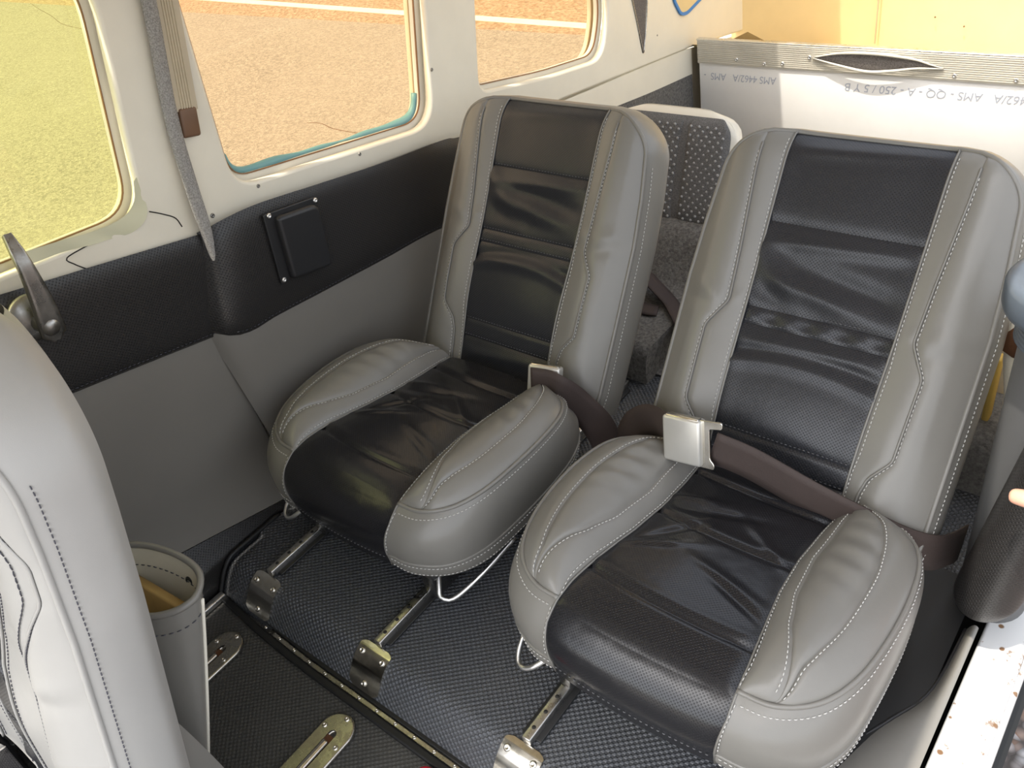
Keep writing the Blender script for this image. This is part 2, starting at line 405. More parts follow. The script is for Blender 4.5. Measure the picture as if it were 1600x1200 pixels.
# ---- far wall upholstery
def wx(y, z):
    x = -.530 + .034 * max(0., min(1., 1 - z / .12)) ** 2
    return x
def wxa(y, z):                   # rear panel stands proud of the door panel and rolls back at its front edge
    e = y - (.487 + .10 * min(1, max(0., (z - .34) / .15)) * .55)
    k = 1 - math.exp(-max(0., e) / .020)
    x = -.536 + .031 * k + .018 * max(0., 1 - z / .12) ** 2
    return x - .01 * max(0, y - 1.1)
def band(name, top, bot, mat, parent, fx, n=60, m=24, puff=.004, off=0.):
    A = cr([(0, *p) for p in top], n)[:, 1:]; B = cr([(0, *p) for p in bot], n)[:, 1:]
    P = np.zeros((n, m, 3))
    for i in range(n):
        for j in range(m):
            q = j / (m - 1); y, z = A[i] * (1 - q) + B[i] * q
            P[i, j] = (fx(y, z) + off + puff * (1 - abs(2 * q - 1) ** 5), y, z)
    mb = MB(); UV = P[:, :, 1:]; mb.grid(P, UV, flip=True)
    return mb.build(name, mat, parent), P
d1 = empty('door_1', (-.53, .25, 0)); tag(d1, 'far cabin door panel in black and grey vinyl with a lever handle', kind='structure')
def par(o, p): 
    o.parent = p; o.matrix_parent_inverse = Matrix.Translation(p.location).inverted(); return o
dt = [(-.35, .685), (0, .607), (.265, .549), (.42, .515), (.545, .487)]
db = [(-.35, .505), (0, .440), (.271, .384), (.40, .356), (.499, .334)]
dk = [(-.35, .12), (0, .105), (.285, .046), (.40, .022), (.51, .0)]
dz = [(-.35, -.06), (0, -.06), (.285, -.06), (.40, -.06), (.51, -.06)]
o, P = band('door_band', dt, db, M['wallblack'], None, wx, puff=.006, off=.003); par(o, d1)
o, P2 = band('door_panel', db, dk, M['wallgrey'], None, wx, puff=.004); par(o, d1)
o, _ = band('kick_strip', dk, dz, M['wallblack'], None, wx, puff=.002, off=.002); par(o, d1)
mb = MB(); stitches(mb, [(wx(y, z) + .0065, y, z) for y, z in cr([(a, b + .006) for a, b in db], 80)], (1, 0, 0), .004, .003, .0006)
par(mb.build('stitching', M['darkthread']), d1)

wl = empty('wall_left', (-.55, .9, 0)); tag(wl, 'far side wall with cream window surround and black and grey vinyl lining', kind='structure')
at_ = [(.540, .490), (.575, .499), (.634, .496), (.755, .473), (.893, .447), (1.036, .425), (1.10, .408), (1.4, .35)]
ab = [(.487, .350), (.519, .327), (.554, .319), (.594, .318), (.687, .307), (.835, .290), (.995, .272), (1.4, .20)]
ak = [(.515, -.0), (.53, -.0), (.56, .0), (.60, .0), (.70, .0), (.85, .0), (1.0, .0), (1.4, .0)]
ab2 = list(ab); 
o, P = band('wall_band', at_, ab, M['wallblack'], None, wxa, 90, 26, .007, .004); par(o, wl)
o, P = band('wall_panel', ab2, ak, M['wallgrey'], None, wxa, 90, 26, .004); par(o, wl)
mb = MB(); stitches(mb, [(wxa(y, z) + .007, y, z) for y, z in cr([(a, b + .006) for a, b in ab], 90)][4:], (1, 0, 0), .004, .003, .0006)
par(mb.build('stitching', M['darkthread']), wl)
mb = MB(); mb.tube([(wxa(y, z) + .002, y, z) for y, z in cr(ab, 60)], .0016, 6); par(mb.build('seam_line', M['dark']), wl)
mb = MB(); mb.tube([(wx(y, z) + .002, y, z) for y, z in cr(db, 60)], .0016, 6); par(mb.build('seam_line', M['dark']), d1)
par(plate('outer_skin', [[(-.75, -.16), (2.45, -.16), (2.45, .16), (1.99, .255), (1.1, .38), (.6, .46), (.27, .52), (-.75, .6)]], wallframe(-.575), .03, M['white'], None, 0), wl)
# ---- cream window surround (one sheet with three openings)
w1 = [(-.30, .625), (.478, .545), (.548, .84), (.50, .95), (-.30, .97)]
w2 = [(.628, .520), (1.050, .444), (1.150, .86), (1.10, .93), (.72, .96), (.665, .90)]
w3 = [(1.19, .452), (1.40, .405), (1.60, .372), (1.645, .46), (1.62, .80), (1.28, .86)]
r1, r2, r3 = rloop(w1, [.05, .055, .06, .06, .05], 10), rloop(w2, [.045, .055, .05, .05, .05, .05], 10), rloop(w3, [.03, .05, .075, .09, .05, .05], 12)
out = [(-.75, .60), (.0, .575), (.265, .515), (.545, .45), (.60, .46), (.755, .45), (.893, .43), (1.04, .408), (1.10, .39), (1.386, .348), (1.99, .262), (2.45, .18), (2.45, .95), (2.3, .97), (-.75, .99)]
o = plate('window_surround', [out, r1, r2, r3], wallframe(-.5425), .017, M['white'], None, .006); par(o, wl)
def grow(lp, d):
    c = np.mean(lp, axis=0); P = np.array(lp); n = len(P); T = np.roll(P, -1, 0) - np.roll(P, 1, 0); T /= np.linalg.norm(T, axis=1)[:, None] + 1e-9
    Nn = np.stack([T[:, 1], -T[:, 0]], 1); s = np.sign(np.sum(Nn * (P - c))); return [tuple(p) for p in P + Nn * s * d]
for k, (lp, gm, nm) in enumerate(((r1, 'glassy', 'yellow-tinted window beside the door handle'), (r2, 'glassp', 'middle peach-tinted window above the black wall band'), (r3, 'glassp', 'rear peach-tinted window with a large rounded corner'))):
    w = empty('window_%d' % (k + 1), (-.55, float(np.mean(lp, axis=0)[0]), .4)); tag(w, nm, kind='structure')
    par(plate('frame_lip', [grow(lp, .010), grow(lp, -.009)], wallframe(-.562), .012, M['whitelip'], None, .003), w)
    par(plate('gasket', [grow(lp, -.0080), grow(lp, -.0095)], wallframe(-.555), .003, M['gasket'], None, 0), w)
    par(plate('pane', [grow(lp, .004)], wallframe(-.575), .004, M[gm], None, 0), w)
    par(plate('outer_frame', [grow(lp, .05), grow(lp, .004)], wallframe(-.588), .012, M['whitelip'], None, .003), w)
    if k == 1:
        q = np.array(grow(lp, -.011)); sel = [p for p in q if p[1] < .60 and p[0] > .64]; sel = sorted(sel, key=lambda p: p[0] + (p[1] > .47) * 0)
        pts = resamp(sel, 40); rr = .0052 + .0024 * np.sin(np.linspace(0, 9, 40)) + .0012 * np.sin(np.linspace(0, 31, 40))
        mb = MB(); mb.tube([(-.566, y, z) for y, z in pts], rr, 8); par(mb.build('sealant', M['teal']), w)
        for (y, z) in ((.665, .505), (.87, .4665), (1.078, .535)): par(screw((-.534, y, z), (1, 0, 0), .0032, M['pewter']), w)
    if k == 0:
        par(screw((-.534, .572, .666), (1, 0, 0), .0045, M['chrome']), w)
        mb = MB()       # peeling clear film in the lower corner
        A = cr([(.30, .583), (.36, .572), (.41, .562), (.45, .560), (.475, .572), (.487, .596)], 40); B = cr([(.30, .566), (.36, .556), (.41, .545), (.455, .536), (.487, .553), (.4925, .600)], 40)
        P = np.array([[(-.5325 + .002 * math.sin(i * .5) * q, *(A[i] * (1 - q) + B[i] * q)) for q in np.linspace(0, 1, 8)] for i in range(40)])
        mb.grid(P, None, True); mb.grid(P - (.0006, 0, 0), None); par(mb.build('peeling_film', M['film']), w)
        for pts in ([(.393, .549), (.36, .547), (.365, .535), (.378, .519)], [(.489, .550), (.505, .538), (.520, .524), (.524, .508)]):
            mb = MB(); mb.tube([(-.5336, y, z) for y, z in cr(pts, 20)], .0009, 5); par(mb.build('crack', M['dark']), w)
for (y, z, r) in ((.575, .500, .0038), (1.835, .345, .0022)): par(screw((-.534, y, z), (1, 0, 0), r, M['pewter']), wl)
# lower grey strip and carpet between the windows and the bulkhead
o, _ = band('lower_wall_strip', [(1.04, .412), (1.386, .347), (1.70, .304), (1.99, .264)], [(1.04, .30), (1.386, .285), (1.789, .224), (1.99, .196)], M['white'], None, lambda y, z: -.531, 30, 6, .0); par(o, wl)
o, _ = band('carpet_lining', [(1.2, .30), (1.386, .286), (1.789, .225), (1.99, .197)], [(1.2, 0), (1.386, 0), (1.789, 0), (1.99, 0)], M['carpet'], None, lambda y, z: -.532, 30, 6, .0); par(o, wl)
# zip opening in the lining
zl = rloop([(1.735, .47), (1.80, .455), (1.772, .335), (1.764, .325)], .006, 5)
par(plate('zip_opening', [zl], wallframe(-.5336), .002, M['lining'], None, 0), wl)
mb = MB(); mb.tube([(-.5325, a, b) for a, b in cr([(1.733, .47), (1.750, .40), (1.766, .327)], 20)], .0018, 6); mb.tube([(-.5325, a, b) for a, b in cr([(1.803, .455), (1.79, .39), (1.768, .327)], 20)], .0018, 6); par(mb.build('zip_edge', M['steel']), wl)
# upper wall curving into the roof
mb = MB(); ys = np.linspace(-.33, 2.45, 30); prf = cr([(-.545, .90), (-.53, .97), (-.49, 1.05), (-.42, 1.10), (-.36, 1.12)], 16)
mb.grid([[(x, y, z) for x, z in prf] for y in ys], None, False); par(mb.build('upper_cove', M['white']), wl)
# ---- roof with a skylight over the baggage space
sky_hole = rloop([(-.375, 1.26), (.40, 1.26), (.40, 2.2), (-.375, 2.2)], .03, 6)
c0 = plate('ceiling', [[(-.40, -.33), (.43, -.33), (.43, 2.5), (-.40, 2.5)], sky_hole], floorframe(1.13), .02, M['white'], None, 0)
tag(c0, 'cream cabin roof lining with a skylight over the baggage space', 'ceiling', kind='structure')
# ---- back wall behind the bulkhead
mb = MB(); xs = np.linspace(-.56, .53, 24); zs = np.linspace(-.2, 1.13, 24)
P = np.array([[(x, 2.36 - .10 * max(0, z - .3) - .06 * (x / .5) ** 4, z) for x in xs] for z in zs]); mb.grid(P, None, False)
bw = mb.build('wall_back', M['cream']); tag(bw, 'cream rear lining panel behind the ribbed bulkhead rim', 'wall', kind='structure')
mb = MB(); mb.rbox((-.19, 1.985 + .36, .62), (.003, .006, .90), .001); mb.build('panel_seam', M['tan'], bw)
mb = MB(); 
for x, z in ((-.41, .235), (-.385, .215), (-.40, .20), (-.36, .245), (-.05, .24), (.02, .22)): mb.lathe([(.0025, 0), (.0015, .002), (.0001, .003)], 8, axes((x, 2.352, z), (0, -1, 0)))
mb.build('rivets', M['brown'], bw)
mb = MB(); mb.grid([[(-.56, 1.999, .268), (.53, 1.999, .268)], [(-.56, 2.36, .10), (.53, 2.36, .10)]], None, False)
mb.build('parcel_shelf', M['cream'], bw)
mb = MB(); P = [(-.46, 2.05, .262), (-.41, 2.06, .285), (-.33, 2.05, .256), (-.40, 2.12, .23)]
mb.add(P, [(0, 1, 2), (0, 3, 1), (1, 3, 2), (0, 2, 3)]); mb.build('loose_foam', M['wood'], bw, False)
# ---- near side: door sill, lower side panel, rear side wall
o = plate('door_sill', [[(.527, -.7), (.580, -.7), (.584, 1.02), (.5335, 1.02)]], floorframe(-.010), .020, M['sill'], None, .004); 
tag(o, 'white painted metal door sill with chipped paint at the lower right', 'door sill', kind='structure')
sill = o
mb = MB(); mb.tube([(.585, y, -.012) for y in np.linspace(-.7, 1.02, 8)], .0055, 8); mb.build('sill_edge_rail', M['sill'], sill)
mb = MB(); mb.lathe([(.008, 0), (.008, .0012), (.0065, .0018), (.0001, .0018)], 20, axes((.548, .585, .0), (0, 0, 1))); mb.build('sill_plug', M['whitelip'], sill)
mb = MB(); mb.rbox((.575, .1, -.30), (.02, 1.9, .55), .004); mb.build('outer_skin', M['sill'], sill)

edge = cr([(.440, .15), (.444, .45), (.455, .55), (.480, .61), (.502, .655), (.511, .70), (.515, .78)], 50)
mb = MB(); P = np.array([[((1 - q) * x + q * .5285, y, .001 + .016 * math.sin(q * 2.2)) for q in np.linspace(0, 1, 10)] for x, y in edge]); mb.grid(P, None, True)
o = mb.build('trim_1', M['grey']); tag(o, 'grey vinyl cove trim along the inside of the door sill', 'trim', kind='structure')
mb = MB(); mb.tube([(x, y, .002) for x, y in edge], .0025, 6); mb.build('trim_edge', M['blackplain'], o)
o = plate('wall_right', [[(.88, -.05), (2.45, -.05), (2.45, .36), (.88, .42)]], wallframe(.548), .02, M['white'], None, .004); tag(o, 'low cream side wall behind the padded door post', 'wall', kind='structure')

mb = MB(); P = np.array([[(x, y, .0035 + .001 * math.sin(x * 90 + y * 40)) for x in np.linspace(.405, .508, 8)] for y in np.linspace(.36, .86, 20)]); mb.grid(P); mb.grid(P - (0, 0, .003), None, True)
o = mb.build('floor_mat', M['blackrubber']); tag(o, 'narrow black mat between the near seat and the door sill', 'mat')
# ============================================================ SEATS
def cushion(root, G, Bk, stitch='thread'):
    """local frame: x across, y aft from the front hem plane (world y - .40), z up from the platform"""
    n = 100
    yt, zt, wt = .042, .199, .112                     # tip where the side piping meets the insert
    hemy, hemz = .004, .131
    def fprof(r):                                     # front face of the insert, r: 0 tip -> 1 hem
        return yt + (hemy - yt) * r - .014 * math.sin(math.pi * min(1, r * .97 + .03)) ** .85, zt + (hemz - zt) * r + .006 * math.sin(math.pi * r)
    # E: piping outline, H: hem, seam to skirt
    Epts = [(wt, yt, zt), (.150, .046, .200), (.185, .070, .203), (.206, .112, .206), (.215, .170, .208), (.215, .235, .206), (.205, .290, .200), (.180, .326, .190), (.135, .350, .178)]
    Hpts = [(.105, hemy, hemz), (.144, .010, .128), (.187, .036, .125), (.211, .085, .122), (.217, .160, .118), (.216, .240, .116), (.207, .305, .115), (.182, .352, .115), (.13, .378, .115)]
    Kpts = [(.104, .006, hemz - .022), (.142, .012, .102), (.184, .040, .098), (.208, .088, .094), (.213, .16, .091), (.212, .24, .090), (.203, .30, .090), (.178, .346, .090), (.125, .370, .090)]
    E = cr(Epts, n); H = cr(Hpts, n); K = cr(Kpts, n)
    # insert edge over the top
    ys = np.linspace(yt, .372, n)
    wy = np.interp(ys, [yt, .07, .12, .18, .24, .30, .372], [wt, .110, .103, .094, .090, .092, .098])
    zy = cr([(0, yt, zt), (0, .07, .2035), (0, .12, .2015), (0, .20, .189), (0, .28, .173), (0, .34, .161), (0, .372, .153)], 200)
    zy = np.interp(ys, zy[:, 1], zy[:, 2])
    I = np.stack([wy, ys, zy], 1)
    # --- insert: front face then top
    rows = []
    for r in np.linspace(1.0, 0, 44)[:-1]:
        y, z = fprof(r); rows.append((y, z, np.interp(r, [0, .3, 1], [wt, wt + .001, .105]), 0))
    rows.insert(0, (hemy + .002, hemz - .022, .104, 0))
    for k in range(n): rows.append((ys[k], zy[k], wy[k], 1))
    m = 64; P = np.zeros((len(rows), m, 3)); seamy = [.085, .215, .315]
    for i, (y, z, w, top) in enumerate(rows):
        for j in range(m):
            u = -1 + 2 * j / (m - 1); x = u * w
            cr_ = .006 * (1 - u * u) + .0022 * (1 - abs(u) ** 14)
            dz_ = cr_
            if top:
                for sy in seamy:
                    dd = (y - sy - .010 * u * u + .004 * u); dz_ += -.0032 * math.exp(-(dd / .0035) ** 2) + .0016 * math.exp(-((dd - .012) / .008) ** 2)
                # creases pulled diagonally from the bolsters
                for (cx, cy, ang, ln, wd, am) in ((-.6, .17, .5, .045, .006, .0030), (-.55, .20, .9, .04, .006, -.0030), (.55, .24, -.6, .05, .007, .0030), (.3, .16, -.25, .06, .007, .0022), (-.2, .26, .3, .06, .008, -.0028), (.6, .14, -.4, .04, .006, -.0025), (-.7, .27, .2, .04, .007, .003)):
                    px_, py_ = x - cx * w, y - cy; a_ = px_ * math.cos(ang) + py_ * math.sin(ang); b_ = -px_ * math.sin(ang) + py_ * math.cos(ang)
                    dz_ += am * math.exp(-(a_ / ln) ** 2 - (b_ / wd) ** 2)
                P[i, j] = (x, y, z + dz_)
            else:
                P[i, j] = (x, y - cr_, z)
    mb = MB(); mb.grid(P, metricuv(P)); ins = mb.build('seat_insert', Bk, root)
    st = MB()
    for sgn in (-1, 1):
        # --- bolster top: three strips (inner band, leaf, outer roll)
        t = np.linspace(0, 1, n)
        tk = [0, .09, .14, .2, .28, .4, .6, .85, 1]; a = np.interp(t, tk, [1, 1, .76, .52, .30, .19, .155, .20, .32]); b = np.interp(t, tk, [1, 1, .84, .67, .66, .69, .70, .62, .48])
        k_ = np.ones(5) / 5; a = np.convolve(np.pad(a, 2, 'edge'), k_, 'valid'); b = np.convolve(np.pad(b, 2, 'edge'), k_, 'valid'); b = np.minimum(1, np.maximum(b, a + .02)); i0 = 9
        def surf(i, s):
            p = I[i] * (1 - s) + E[i] * s
            d = np.linalg.norm(E[i] - I[i]); p = p.copy(); p[2] += min(.028, d * .27) * math.sin(math.pi * s) ** .8
            return p * (sgn, 1, 1)
        for nm, s0, s1, mm, pf in (('bolster_inner_band', np.zeros(n), a, 10, .0022), ('bolster_leaf', a, b, 18, .004), ('bolster_roll', b, np.ones(n), 16, .003)):
            Q = np.array([[surf(i, s0[i] + (s1[i] - s0[i]) * q) for q in np.linspace(0, 1, mm)] for i in range(0 if nm == 'bolster_inner_band' else i0, n)])
            N_ = normals(Q); N_ *= np.sign(N_[:, :, 2:3] + 1e-9); q = np.linspace(0, 1, mm)[None, :, None]
            wrk = 0
            if nm == 'bolster_leaf':
                T_, S_ = np.meshgrid(t[i0:], np.linspace(0, 1, mm), indexing='ij')
                wrk = (.0015 * np.exp(-((S_ - .6) / .4) ** 2) * np.exp(-((T_ - .66) / .16) ** 2) * np.sin((T_ + S_ * .05) * 66))[:, :, None]
            wid = np.linalg.norm(Q[:, 0] - Q[:, -1], axis=1)[:, None, None]; Q = Q + N_ * (np.minimum(pf, wid * .2) * (1 - np.abs(2 * q - 1) ** 4) - .0012 + wrk)
            mb = MB(); mb.grid(Q, metricuv(Q), flip=sgn > 0); mb.build(nm, G, root)
            if nm == 'bolster_inner_band':
                for jq in (1, mm - 2):
                    stitches(st, Q[11 if jq > 1 else 2:-2, jq], N_[11 if jq > 1 else 2:-2, jq])
            if nm == 'bolster_roll': stitches(st, Q[3:-2, 1], N_[3:-2, 1])
        # --- side panel and skirt
        Tn = np.gradient(E, axis=0); No = np.stack([Tn[:, 1], -Tn[:, 0], 0 * Tn[:, 0]], 1); No[:3] = (0, -1, 0); No /= np.linalg.norm(No, axis=1)[:, None]
        for _ in range(6): No[1:-1] = (No[:-2] + No[1:-1] * 2 + No[2:]) / 4
        No /= np.linalg.norm(No, axis=1)[:, None]
        mm = 22; Q = np.zeros((n, mm, 3))
        for i in range(n):
            for j in range(mm):
                r = j / (mm - 1); bl = .014 * math.sin(math.pi * min(1, r * .97 + .03)) ** .85 * (1 if i < 12 else max(.42, 1 - (i - 12) / 45))
                p = E[i] + (H[i] - E[i]) * r + No[i] * bl + np.array((0, 0, .006 * math.sin(math.pi * r)))
                tt = i / n; p = p + No[i] * .0035 * math.exp(-((tt - .9) / .06) ** 2) * math.sin(r * 9 + 1)
                Q[i, j] = p * (sgn, 1, 1)
        mb = MB(); mb.grid(Q, metricuv(Q), flip=sgn > 0); mb.build('seat_side_panel', G, root)
        Nn = No * (sgn, 1, 1)
        stitches(st, Q[2:-1, 2], Nn[2:-1]); stitches(st, Q[0, 2:-2] * 1 + np.array((sgn * .004, -.0006, 0)), (0, -1, 0))
        S2 = np.array([[(H[i] * (1 - q) + K[i] * q + No[i] * .002 * math.sin(math.pi * q)) * (sgn, 1, 1) for q in np.linspace(0, 1, 6)] for i in range(n)])
        mb = MB(); mb.grid(S2, metricuv(S2), flip=sgn > 0); mb.build('seat_skirt', G, root)
        stitches(st, S2[1:-1, 1], Nn[1:-1]); stitches(st, S2[1:-1, 4], Nn[1:-1])
        mb = MB(); mb.tube(E * (sgn, 1, 1) + np.array((0, 0, .0012)), .0030, 8); mb.build('seat_piping', G, root)
        mb = MB(); mb.tube([(sgn * (w + .0002), y - .001, z) for y, z, w, tp in rows if not tp] + [(sgn * w, y, z + .001) for y, z, w, tp in rows[44:] if tp], .0014, 6); mb.build('insert_piping', G, root)
        mb = MB(); mb.tube(H * (sgn, 1, 1), .0022, 8); mb.build('hem_piping', G, root)
        # rear closing wall
    sd = MB(); stitches(sd, [(x, hemy - .0012 - .006 * (1 - (x / .104) ** 2), hemz - .006) for x in np.linspace(-.10, .10, 30)], (0, -1, 0), .003, .004)
    sd.build('hem_stitching', M['hemthread'], root)['kind'] = 'stuff'; st.build('seat_stitching', M[stitch], root)['kind'] = 'stuff'
    mb = MB(); mb.rbox((0, .205, .125), (.34, .34, .06), .02); mb.build('seat_foam_base', M['blackplain'], root)
    mb = MB(); mb.rbox((0, .20, .080), (.30, .34, .022), .004)
    for sx in (-.125, .125):
        for yy in (.06, .32): mb.rbox((sx, yy, .046), (.022, .05, .06), .003)
    mb.build('seat_frame', M['darksteel'], root)
    for pth in ([(.09, .12, .085), (.125, .07, .075), (.150, .035, .052), (.155, .030, .040), (.170, .042, .036), (.19, .09, .055), (.205, .15, .078)],
                [(-.19, .10, .085), (-.195, .05, .062), (-.188, .022, .046), (-.172, .016, .044), (-.150, .03, .060), (-.12, .08, .085)]):
        mb = MB(); mb.tube(cr(pth, 40), .0035, 8); mb.build('wire_handle', M['alu'], root)

def backrest(root, G, Bk, hy, hz, k, T=.075, h=.462, stitch='thread', seam=None, ins=None, rc=.062, rk=1.22):
    """front face plane through (hy,hz) leaning aft by k per unit height"""
    c = 1 / math.hypot(1, k); up = np.array((0, k * c, c)); nf = np.array((0, -c, k * c)); O = np.array((0, hy, hz))
    n = 130; vs = np.linspace(-.035, h, n)
    # outer half width with a rounded top corner
    def ew(v):
        b = np.interp(v * .462 / h, [-.035, .0, .1, .25, .33, .462], [.188, .191, .192, .193, .189, .176]); r = rc; d = v - (h - r)
        if d > 0: b = b - (r - math.sqrt(max(0, r * r - d * d))) * rk
        return b
    e = np.array([ew(v) for v in vs]); ii = np.interp(vs * .462 / h, [-.035, .06, .2, .46], [.092, .093, .0965, .100]); ii = np.minimum(ii, e - .002)
    mseam = np.interp(vs * .462 / h, [-.035, .035, .058, .086, .19, .228, .30, .40, .46], [.108, .110, .116, .138, .141, .119, .123, .131, .133])
    if seam: mseam = np.interp(vs, *seam); ii = np.minimum(np.interp(vs, *ins), e - .002)
    kk = np.ones(3) / 3; mseam = np.convolve(np.pad(mseam, 1, 'edge'), kk, 'valid'); mseam = np.minimum(mseam, e - .001)
    def face(x, v, w):                       # front surface height: bolsters swell, centre dished
        u = abs(x) / .19; q = .016 * math.exp(-((u - .74) / .20) ** 2) - .020 * max(0, u - .86) ** 1.2 * 4
        q += .012 * math.exp(-((v - .10) / .09) ** 2) * (1 - u * u) + .004
        tp = (v - (h - .05)) / .05
        if tp > 0: q -= .016 * tp ** 2.4
        return q
    def pt(x, v, add=0.): 
        return O + np.array((x, 0, 0)) + up * v + nf * (face(x, v, 0) + add)
    st = MB(); sd = MB()
    # --- insert made of stitched panels
    cuts = [-.035] + [q * h / .462 for q in (.030, .062, .205, .228, .342)] + [h]
    for a, b in zip(cuts[:-1], cuts[1:]):
        vv = np.linspace(a, b, max(6, int((b - a) / .0032))); m = 56; P = np.zeros((len(vv), m, 3))
        for i, v in enumerate(vv):
            w = np.interp(v, vs, ii); q = (v - a) / (b - a)
            for j in range(m):
                u = -1 + 2 * j / (m - 1); x = u * w
                L_ = min(.003, (b - a) * .08); add = L_ * (1 - abs(2 * q - 1) ** 8) - .0015 - .002 * abs(u) ** 16
                if b - a > .05:
                    add += .0045 * math.exp(-((v - b + .020 - .006 * u) / .010) ** 2) * (1 - u ** 4)
                    if .2 < a < .3:
                        add += .0055 * math.sin(v * 105 + u * 2.2) * math.exp(-((v - .262) / .03) ** 2) * (1 - u * u) + .0035 * math.exp(-((u + .75 + (v - .28) * 9) / .22) ** 2) * math.exp(-((v - .285) / .05) ** 2)
                    if .0 < a < .1: add += -.0042 * math.exp(-((v - .180 + .012 * u * u) / .009) ** 2) + .003 * math.exp(-((v - .165 + .012 * u * u) / .010) ** 2)
                elif .2 < a < .21: add += .0022 * math.sin(u * 13) * math.exp(-((q - .5) / .4) ** 2)
                P[i, j] = pt(x, v, add)
        mb = MB(); mb.grid(P, metricuv(P) + (0, a)); mb.build('back_insert_panel', Bk, root)
        if a > 0: stitches(sd, P[1, 1:-1], nf, .003, .003, .0006)
    for sgn in (-1, 1):
        strips = (('back_inner_band', ii, mseam, 9, .002), ('back_bolster', mseam, e, 22, .0035))
        for nm, s0, s1, mm, pf in strips:
            Q = np.zeros((n, mm, 3))
            for i in range(n):
                for j in range(mm):
                    q = j / (mm - 1); x = s0[i] + (s1[i] - s0[i]) * q; w_ = min(pf, (s1[i] - s0[i]) * .2)
                    add = w_ * (1 - abs(2 * q - 1) ** 4) - .0012
                    v = vs[i]
                    if nm == 'back_bolster': add += .0016 * math.exp(-((v - .235 - .3 * (x - .14)) / .012) ** 2) * math.sin(math.pi * q) - .0014 * math.exp(-((v - .215 - .3 * (x - .14)) / .010) ** 2) * math.sin(math.pi * q)
                    else: add += .0016 * math.exp(-((v - .235) / .009) ** 2) * math.sin(math.pi * q)
                    Q[i, j] = pt(x * sgn, v, add)
            mb = MB(); mb.grid(Q, metricuv(Q), flip=sgn < 0); mb.build(nm, G, root)
            if nm == 'back_inner_band':
                stitches(st, Q[2:-3, 1], nf)
                if seam: stitches(st, Q[2:-8, -2], nf, .006, .001)
            else: stitches(st, Q[2:-8, 1] if sgn else 0, nf)
        mb = MB(); mb.tube([pt(sgn * x, v, .0006) for x, v in zip(ii, vs)], .0016, 6); mb.build('insert_piping', G, root)
        mb = MB(); mb.tube([pt(sgn * x, v, .0008) for x, v in zip(mseam, vs) if v < h - .02], .0016, 6); mb.build('bolster_seam', G, root)
    # --- outline loop, piping, gusset and back shell
    half = [(x, v) for x, v in zip(e, vs)]; fine = [(e[-1] * q, h) for q in np.linspace(1, 0, 12)[1:]]
    right = half + fine; loop = right + [(-x, v) for x, v in right[::-1][1:]]
    L = np.array([pt(x, v, -.0008) for x, v in loop]); loop = np.array(loop)
    mb = MB(); mb.tube(L, .0032, 8); mb.build('back_piping', G, root)
    T2 = np.gradient(loop, axis=0); Nx = np.stack([T2[:, 1], -T2[:, 0]], 1); Nx /= np.linalg.norm(Nx, axis=1)[:, None] + 1e-9
    for _ in range(5): Nx[1:-1] = (Nx[:-2] + 2 * Nx[1:-1] + Nx[2:]) / 4
    Q = np.zeros((len(loop), 14, 3))
    for i in range(len(loop)):
        for j in range(14):
            q = j / 13; bl = .010 * math.sin(math.pi * q) ** .7 - .012 * max(0, q - .75) / .25
            Q[i, j] = L[i] * (1 - q) + (O + np.array((loop[i, 0], 0, 0)) + up * loop[i, 1] - nf * .004) * q - nf * (T * q) + np.array((Nx[i, 0] * bl, 0, 0)) + up * Nx[i, 1] * bl
    mb = MB(); mb.grid(Q, metricuv(Q), flip=True); mb.build('back_gusset', G, root)
    Nw = np.array([np.array((a, 0, 0)) + up * b for a, b in Nx]); 
    nk = int(n * .84); stitches(st, Q[4:nk, 2], Nw[4:nk]); stitches(st, Q[-nk:-4, 2], Nw[-nk:-4])
    m2 = 20; B = np.zeros((n, m2, 3))
    for i in range(n):
        A_ = Q[i, -1]; C_ = Q[len(loop) - 1 - i, -1]
        for j in range(m2):
            q = j / (m2 - 1); B[i, j] = A_ * (1 - q) + C_ * q - nf * .012 * (1 - abs(2 * q - 1) ** 3)
    mb = MB(); mb.grid(B, metricuv(B), flip=False); mb.build('back_panel', G, root)
    sd.build('insert_stitching', M['hemthread'], root)['kind'] = 'stuff'; st.build('back_stitching', M[stitch], root)['kind'] = 'stuff'
    for sx in (-.16, .16):
        mb = MB(); mb.tube([O + np.array((sx, .01, -.07)), O + np.array((sx, 0, 0)) - nf * T * .5 + up * .03, O + np.array((sx, 0, 0)) - nf * T * .5 + up * .10], .009, 8); mb.build('recline_bracket', M['darksteel'], root)
    return pt, up, nf

seatR = empty('passenger_seat', (.26, .40, 0), label='grey and black vinyl passenger seat nearest the open door sill', cat='seat', group='pair of middle row passenger seats')
cushion(seatR, M['grey'], M['black']); backrest(seatR, M['grey'], M['blackback'], .357, .150, .754)
seatL = empty('passenger_seat', (-.243, .415, 0), label='grey and black vinyl passenger seat beside the far wall', cat='seat', group='pair of middle row passenger seats')
for ch in list(seatR.children):
    if ch.name.split('.')[0] in ('seat_insert', 'bolster_inner_band', 'bolster_leaf', 'bolster_roll', 'seat_side_panel', 'seat_skirt', 'seat_piping', 'insert_piping', 'hem_piping', 'hem_stitching', 'seat_stitching', 'seat_foam_base', 'seat_frame', 'wire_handle') and not (ch.name.startswith('insert_piping') and max(v.co.z for v in ch.data.vertices) > .3):
        c = ch.copy(); COL.objects.link(c); c.parent = seatL
backrest(seatL, M['grey'], M['blackback'], .405, .150, .640, h=.43)
